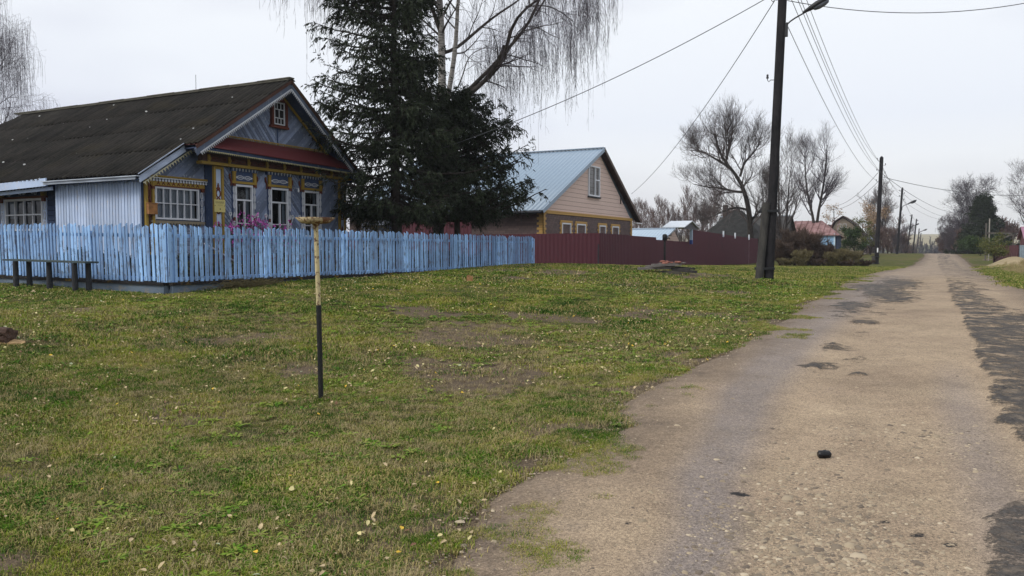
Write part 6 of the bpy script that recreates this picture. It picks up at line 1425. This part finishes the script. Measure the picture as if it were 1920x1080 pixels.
# ------------------------------------------------------------------ poles, lamps, wires
M['pole'] = bark('tarred pole', (.012, .012, .014), (.030, .028, .030), 5); M['stub'] = bark('weathered stub', (.035, .034, .034), (.070, .066, .06), 5); M['iron'] = m_plain('black ironwork', (.018, .019, .022), .5, .2)
M['wire'] = m_plain('grey cable', (.055, .058, .066), .6, .1); M['ceramic'] = m_plain('dark insulator', (.03, .03, .035), .25, .1)
def pole(label, D, base, top, r0, r1, hooks=(), stub=None, lamp=None, tagm=False, group='wooden power poles along the road'):
    p = PD(base[0], base[1], D); zb = G(p.x, p.y); t = PD(top[0], top[1], D); ax = (t-p)
    b0 = p+ax*((zb-.3-p.z)/ax.z) if abs(zb-p.z) > .02 else p-ax.normalized()*.3
    o = thing('power_pole', label, 'pole', (p.x, p.y, zb), group)
    b = MB(); b.tube([b0.lerp(t, k/6) for k in range(7)]+[t+Vector((0, 0, r1*.9))], [r0+(r1-r0)*k/6 for k in range(7)]+[r1*.35], 14); b.build('shaft', M['pole'], o)
    nrm = ax.normalized()
    if stub:
        q = PD(stub[0], stub[1], D-.05); s_ = PD(stub[2], stub[3], D-.05); b = MB(); b.tube([(q.x, q.y, zb-.3), tuple(q), tuple(s_)], [stub[4]*1.05, stub[4], stub[4]*.95], 10); st = b.build('stub', M['stub'], o)
        b = MB()
        for f in (.15, .88):
            c = q.lerp(s_, f); m = c.lerp(p+nrm*(c.z-p.z), .5)
            for k in range(3): b.tube([m+Vector((math.cos(a)*(stub[4]+r0*1.08+.01), math.sin(a)*(r0*1.12), k*.022)) for a in [2*math.pi*j/16 for j in range(17)]], .012, 5, cap=False)
        b.build('wire_binding', M['iron'], o)
    for (hx, hy, side) in hooks:
        h = PD(hx, hy, D); c = p+nrm*((h.z-p.z)/nrm.z); d = Vector(_r)*side; b = MB(); s = max(1, D/60)
        b.tube([c, c+d*(r1+.10), c+d*(r1+.15)-Vector((0, 0, .05)), c+d*(r1+.19), c+d*(r1+.19)+Vector((0, 0, .06))], .010*s, 6); hk = b.build('hook', M['iron'], o)
        b = MB(); b.lathe(c+d*(r1+.19)+Vector((0, 0, .04)), [(.001, 0), (.032*s, .0), (.036*s, .03), (.022*s, .05), (.034*s, .07), (.022*s, .11), (.001, .115)], 10); b.build('insulator', M['ceramic'], hk)
    if lamp:
        z = PD(lamp[0], lamp[1], D).z; c = p+nrm*((z-p.z)/nrm.z); s = lamp[2]; dx = Vector((1, 0, 0)); up = Vector((0, 0, 1)); k = r1+.03
        la = thing('street_lamp', lamp[3], 'street lamp', c, 'street lamps on the wooden poles')
        b = MB(); b.box(c+Vector((k-.04, -.05, -.17)), c+Vector((k+.035, .05, .20))); b.build('bracket', M['iron'], la)
        b = MB(); b.tube([c+dx*k+up*(-.12), c+dx*k+up*.10*s, c+dx*(k+.03)+up*.17*s, c+dx*(k+.10)+up*.23*s, c+dx*(k+.22)+up*.30*s, c+dx*(k+.50*s)+up*.43*s], .021*max(1, D/60), 8); b.build('arm', M['iron'], la)
        q = c+dx*(k+.42*s)+up*.40*s; dr = (dx*.90+up*.43).normalized(); sd = Vector((0, 1, 0)); nn = dr.cross(sd); nn = nn if nn.z > 0 else -nn; V = []; prof = [(0, .03, .035), (.10, .06, .05), (.24, .095, .075), (.40, .125, .095), (.60, .12, .09), (.74, .07, .05), (.79, .01, .02)]; n = 12
        for a, w, h in prof:
            for j in range(n): th = 2*math.pi*j/n; V.append(q+dr*a*s+sd*math.cos(th)*w*s+nn*(math.sin(th)*h*(1.0 if math.sin(th) > 0 else .75)+.01)*s)
        b = MB(); b.add(V, [(i*n+j, i*n+(j+1) % n, (i+1)*n+(j+1) % n, (i+1)*n+j) for i in range(len(prof)-1) for j in range(n)], True); b.build('lamp_head', M['iron'], la)
        b = MB(); V = []; prof = [(.26, .01, .0), (.30, .075, .05), (.42, .10, .085), (.58, .095, .08), (.68, .06, .05), (.71, .01, .0)]
        for a, w, h in prof:
            for j in range(n): th = math.pi*j/(n-1); V.append(q+dr*a*s+sd*math.cos(th)*w*s-nn*(math.sin(th)*h+.045)*s)
        b.add(V, [(i*n+j, i*n+j+1, (i+1)*n+j+1, (i+1)*n+j) for i in range(len(prof)-1) for j in range(n-1)], True); b.build('diffuser', m_plain('dirty lamp glass', (.10, .11, .13), .2, .3, 8), la)
    if tagm: q = PD(tagm[0], tagm[1], D-.2); b = MB(); b.box((q.x-.05, q.y-.02, q.z-.18), (q.x+.05, q.y+.02, q.z+.18)); b.build('number_plate', m_plain('white plate', (.7, .7, .72), .6), o)
    return p, t
D1 = 22.3
pole('nearest thick dark wooden pole bound to a stub at its foot, lamp at the top', D1, (1441, 527), (1473, -118), .135, .115, [(1467, -25, 1), (1468, -55, -1), (1469, -72, 1), (1471, -103, -1), (1456, 150, -1), (1465, 0, -1), (1465, -12, -1)], stub=(1423, 527, 1437, 380, .115), lamp=(1466, 58, 1, 'big dark street lamp on a curved arm at the top of the nearest pole'))
pole('second wooden pole with small stub and white plate beside the brush', 64, (1643, 497), (1653, 296), .17, .14, [(1650, 300, -1), (1652, 310, 1), (1650, 320, -1), (1651, 325, 1), (1649, 332, 1), (1648, 340, -1)], stub=(1637, 497, 1639, 480, .15), tagm=(1645.5, 469))
pole('third wooden pole with an arm lamp, standing on the grass beyond the second', 108, (1682, 476), (1692, 353), .16, .13, [(1691, 358, -1), (1691, 363, 1), (1690, 368, -1), (1690, 375, 1)], lamp=(1688, 392, 1.55, 'small street lamp on the third pole'))
pole('fourth pole, slanting, left of the pair of thin far poles', 152, (1701, 468), (1710, 403), .15, .12, [(1709, 405, -1)], lamp=(1708, 428, 1.2, 'tiny street lamp on the slanting fourth pole'))
pole('fifth pole, thin and dark, right of the slanting one', 172, (1712, 470), (1718.5, 411), .16, .12, [(1718, 414, 1)])
pole('sixth thin far pole with a small arm lamp', 235, (1719, 470), (1723.5, 429), .16, .13, [], lamp=(1722, 438, 1.8, 'farthest tiny street lamp on the sixth pole'))
pole('last and farthest of the wooden poles along the road', 280, (1724, 468), (1727, 437), .16, .13, [])
def wire(label, a, b_, sag, r=.012, n=24, group=None, twist=0):
    a, b_ = Vector(a), Vector(b_); P = []
    for i in range(n+1): t = i/n; p = a.lerp(b_, t); p.z -= sag*4*t*(1-t); P.append(p)
    b = MB(); b.tube(P, r, 6)
    return tag(b.build('power_line', M['wire'], loc=a), label, 'cable', group)
A = lambda px, py: PD(px, py, D1); B_ = lambda px, py: PD(px, py, 64); C_ = lambda px, py: PD(px, py, 108)
wire('cable from the nearest pole down to the beige gable of the blue-roofed house', A(1452, 2), PX(1178, 364, XB)+Vector((.2, 0, 0)), .55, .011)
wire('cable from the nearest pole towards the carved blue house past the birch', A(1456, -14), PX(655, 330, -16.4), .5, .011)
wire('twisted cable crossing the sky right of the nearest lamp', A(1476, 1), PD(2100, -40, 24), .62, .011)
for k, (py, px2, py2, sg) in enumerate(((-25, 1648, 320, .75), (-55, 1653, 325, .7), (-72, 1648, 302, .8), (-103, 1654, 310, .75))):
    wire(['lowest of the four parallel wires from the nearest to the second pole', 'second lowest of the four wires from the nearest to the second pole', 'second highest of the four wires between the two near poles', 'highest wire between the two near poles'][k], A(1474, py), B_(px2, py2), sg, .009, group='wires between the nearest and second poles')
wire('lamp feed wire running from the nearest lamp bracket to the second pole', A(1475, 45), B_(1648, 341), .8, .009)
wire('cable from the second pole across the road to the right edge', B_(1652, 331), PD(2050, 352, 80), 1.1, .020)
wire('cable from the second pole slanting down to the right towards the weeping tree', B_(1653, 325), PD(1806, 400, 125), .9, .020)
wire('upper cable from the second pole down left to the red-roofed house', B_(1646, 324), PD(1560, 386, 99), .7, .018)
wire('lower cable from the second pole down left to the red-roofed house', B_(1646, 341), PD(1556, 392, 99), .7, .018)
for k, (a, b_) in enumerate((((1648, 302), (1691, 359)), ((1654, 311), (1693, 364)), ((1647, 321), (1690, 369)))): wire(['top', 'middle', 'bottom'][k]+' thin wire from the second to the third pole', B_(*a), C_(*b_), .6, .012, group='wires between the second and third poles')
wire('thin cable from the third pole down right towards the far trees', C_(1694, 364), PD(1800, 408, 140), 1.0, .018)
wire('lower thin cable from the third pole down right towards the far trees', C_(1693, 376), PD(1796, 412, 140), 1.0, .015)
for k, (a, b_) in enumerate((((1692, 359), (1710, 405)), ((1692, 370), (1718, 414)))): wire(['upper', 'lower'][k]+' thin wire from the third pole to the leaning far poles', C_(*a), PD(*b_, 152 if k == 0 else 172), .5, .014, group='wires between the far poles')

# ------------------------------------------------------------------ flowers and garden oddments behind the picket fence
def asters():
    p = PX(478, 440, -15.9); x, y = p.x, p.y; z = G(x, y)-.02; o = thing('aster_bush', 'magenta flowering aster bush under the carved windows', 'flower', (x, y, z)); rg = np.random.default_rng(8)
    n = 46; bx = x+rg.uniform(-.35, .35, n); by = y+rg.uniform(-1.1, 1.5, n); h = 1.38+.15*rg.random(n)-.25*np.abs(by-y-.1); s = np.linspace(0, 1, 5)
    P = np.stack([bx[:, None]+.15*rg.normal(size=(n, 1))*s**2, by[:, None]+.15*rg.normal(size=(n, 1))*s**2, z+h[:, None]*s], -1); g = Geo(); g.tubes(P, np.full((n, 5), .005), 3)
    c, cr = sprout(rg, P, np.full((n, 5), .005), 8, .5, 1, .6, .28, 4, .3, .1, .6, .5, 0, .2, .003); g.tubes(c, cr, 3); link('stems', g.me('stems'), m_plain('aster stems', (.03, .04, .02), .8), o)
    cc = np.concatenate([c[:, -1], P[:, -1]]); cc = cc[rg.integers(0, len(cc), 620)]+rg.normal(0, .035, (620, 3)); nn = len(cc)
    k = 10; a = npn(rg.normal(size=(nn, 3))+np.array([1.0, -.3, .5])); u = npn(np.cross(a, np.array([0, 0, 1.]))); v = np.cross(a, u); V = [cc]
    for j in range(k): th = 2*np.pi*j/k; r = .034 if j % 2 == 0 else .014; V.append(cc+u*r*math.cos(th)+v*r*math.sin(th)+a*.004)
    V = np.stack(V, 1).reshape(-1, 3); bb = (np.arange(nn)*(k+1))[:, None]; F = np.concatenate([bb+np.array([[0, 1+j, 1+(j+1) % k]]) for j in range(k)])
    link('flowers', npmesh('flowers', V, F), leafmat('magenta petals', (.30, .035, .24), (.52, .10, .42)), o)
    lc = np.concatenate([c[:, 1], P[:, 3], P[:, 2]]); lc = lc[rg.integers(0, len(lc), 900)]+rg.normal(0, .05, (900, 3)); d = npn(rg.normal(size=(900, 3))); e = npn(np.cross(d, rg.normal(size=(900, 3)))); V = np.stack([lc-d*.03, lc+e*.008, lc+d*.03, lc-e*.008], 1).reshape(-1, 3)
    link('leaves', npmesh('leaves', V, np.arange(3600).reshape(-1, 4)), lg, o)
asters()
b = MB(); b.bar((-15.3, 13.4, 1.72), (-14.6, 14.6, .85), .16, .03)
tag(b.build('leaning_plank', M['pink'], loc=(-15, 14, .85)), 'pale weathered plank leaning inside the garden behind the fence corner', 'plank')
# clump of hay against the kerb
rg = np.random.default_rng(4); hp = PY(470, 545, 10.6); hx, hy = -12.95, PX(455, 545, -12.95).y
n = 500; y = hy+rg.normal(0, .42, n); x = hx+.12+np.abs(rg.normal(0, .11, n)); z = base_z(x, y)+np.abs(rg.normal(0, .055, n))+.01; a = rg.normal(0, .5, n)+math.pi/2; L = rg.uniform(.12, .35, n)
s = np.linspace(-.5, .5, 4); P = np.stack([x[:, None]+np.cos(a)[:, None]*L[:, None]*s, y[:, None]+np.sin(a)[:, None]*L[:, None]*s, z[:, None]+.05*(1-4*s**2)], -1); g = Geo(); g.tubes(P, np.full((n, 4), .004), 3)
o = link('hay_clump', g.me('hay_clump'), m_plain('old hay', (.085, .07, .03), .95, .4, 9), loc=(hx, hy, G(hx, hy))); tag(o, 'flattened clump of old olive hay against the fence kerb', 'hay')

# dark perennials filling the front garden behind the pickets
rg = np.random.default_rng(44); n = 15000; u = rg.random(n)
x = np.where(u < .62, rg.uniform(-16.4, -13.55, n), rg.uniform(-22, -13.6, n)); y = np.where(u < .62, rg.uniform(11.2, 26, n), rg.uniform(11.0, 12.7, n))
hh = .55+.45*fbm(x, y, 1.1, 5, 3); k = (fbm(x, y, .7, 6, 2) > -.35) & ~((np.abs(x+15.9) < .5) & (np.abs(y-16.9) < 1.3)); x, y, hh = x[k], y[k], hh[k]; n = len(x); z = base_z(x, y)+hh*rg.random(n)**.8
d = npn(rg.normal(size=(n, 3))+np.array([0, 0, .8])); e = npn(np.cross(d, rg.normal(size=(n, 3)))); c = np.stack([x, y, z], 1); l = rg.uniform(.03, .10, (n, 1))
V = np.stack([c-d*l, c+e*l*.35, c+d*l, c-e*l*.35], 1).reshape(-1, 3)
o = link('garden_plants', npmesh('garden_plants', V, np.arange(n*4).reshape(-1, 4)), leafmat('withered garden leaves', (.012, .018, .008), (.045, .045, .020))); o['kind'] = 'stuff'; o['label'] = 'dark withered perennials filling the garden behind the picket fence'

# ------------------------------------------------------------------ autumn haze: one closed box of thin even air
me = bpy.data.meshes.new('haze'); b = MB(); b.box((-700, -120, -30), (700, 2100, 60)); me = b.mesh('haze')
m = bpy.data.materials.new('haze'); m.use_nodes = True; t = m.node_tree; t.nodes.clear(); o = t.nodes.new('ShaderNodeOutputMaterial'); v = t.nodes.new('ShaderNodeVolumePrincipled')
v.inputs['Color'].default_value = (.80, .84, .92, 1); v.inputs['Density'].default_value = .0004; v.inputs['Anisotropy'].default_value = .2; t.links.new(v.outputs[0], o.inputs['Volume'])
hz = link('haze', me, m); hz['kind'] = 'stuff'
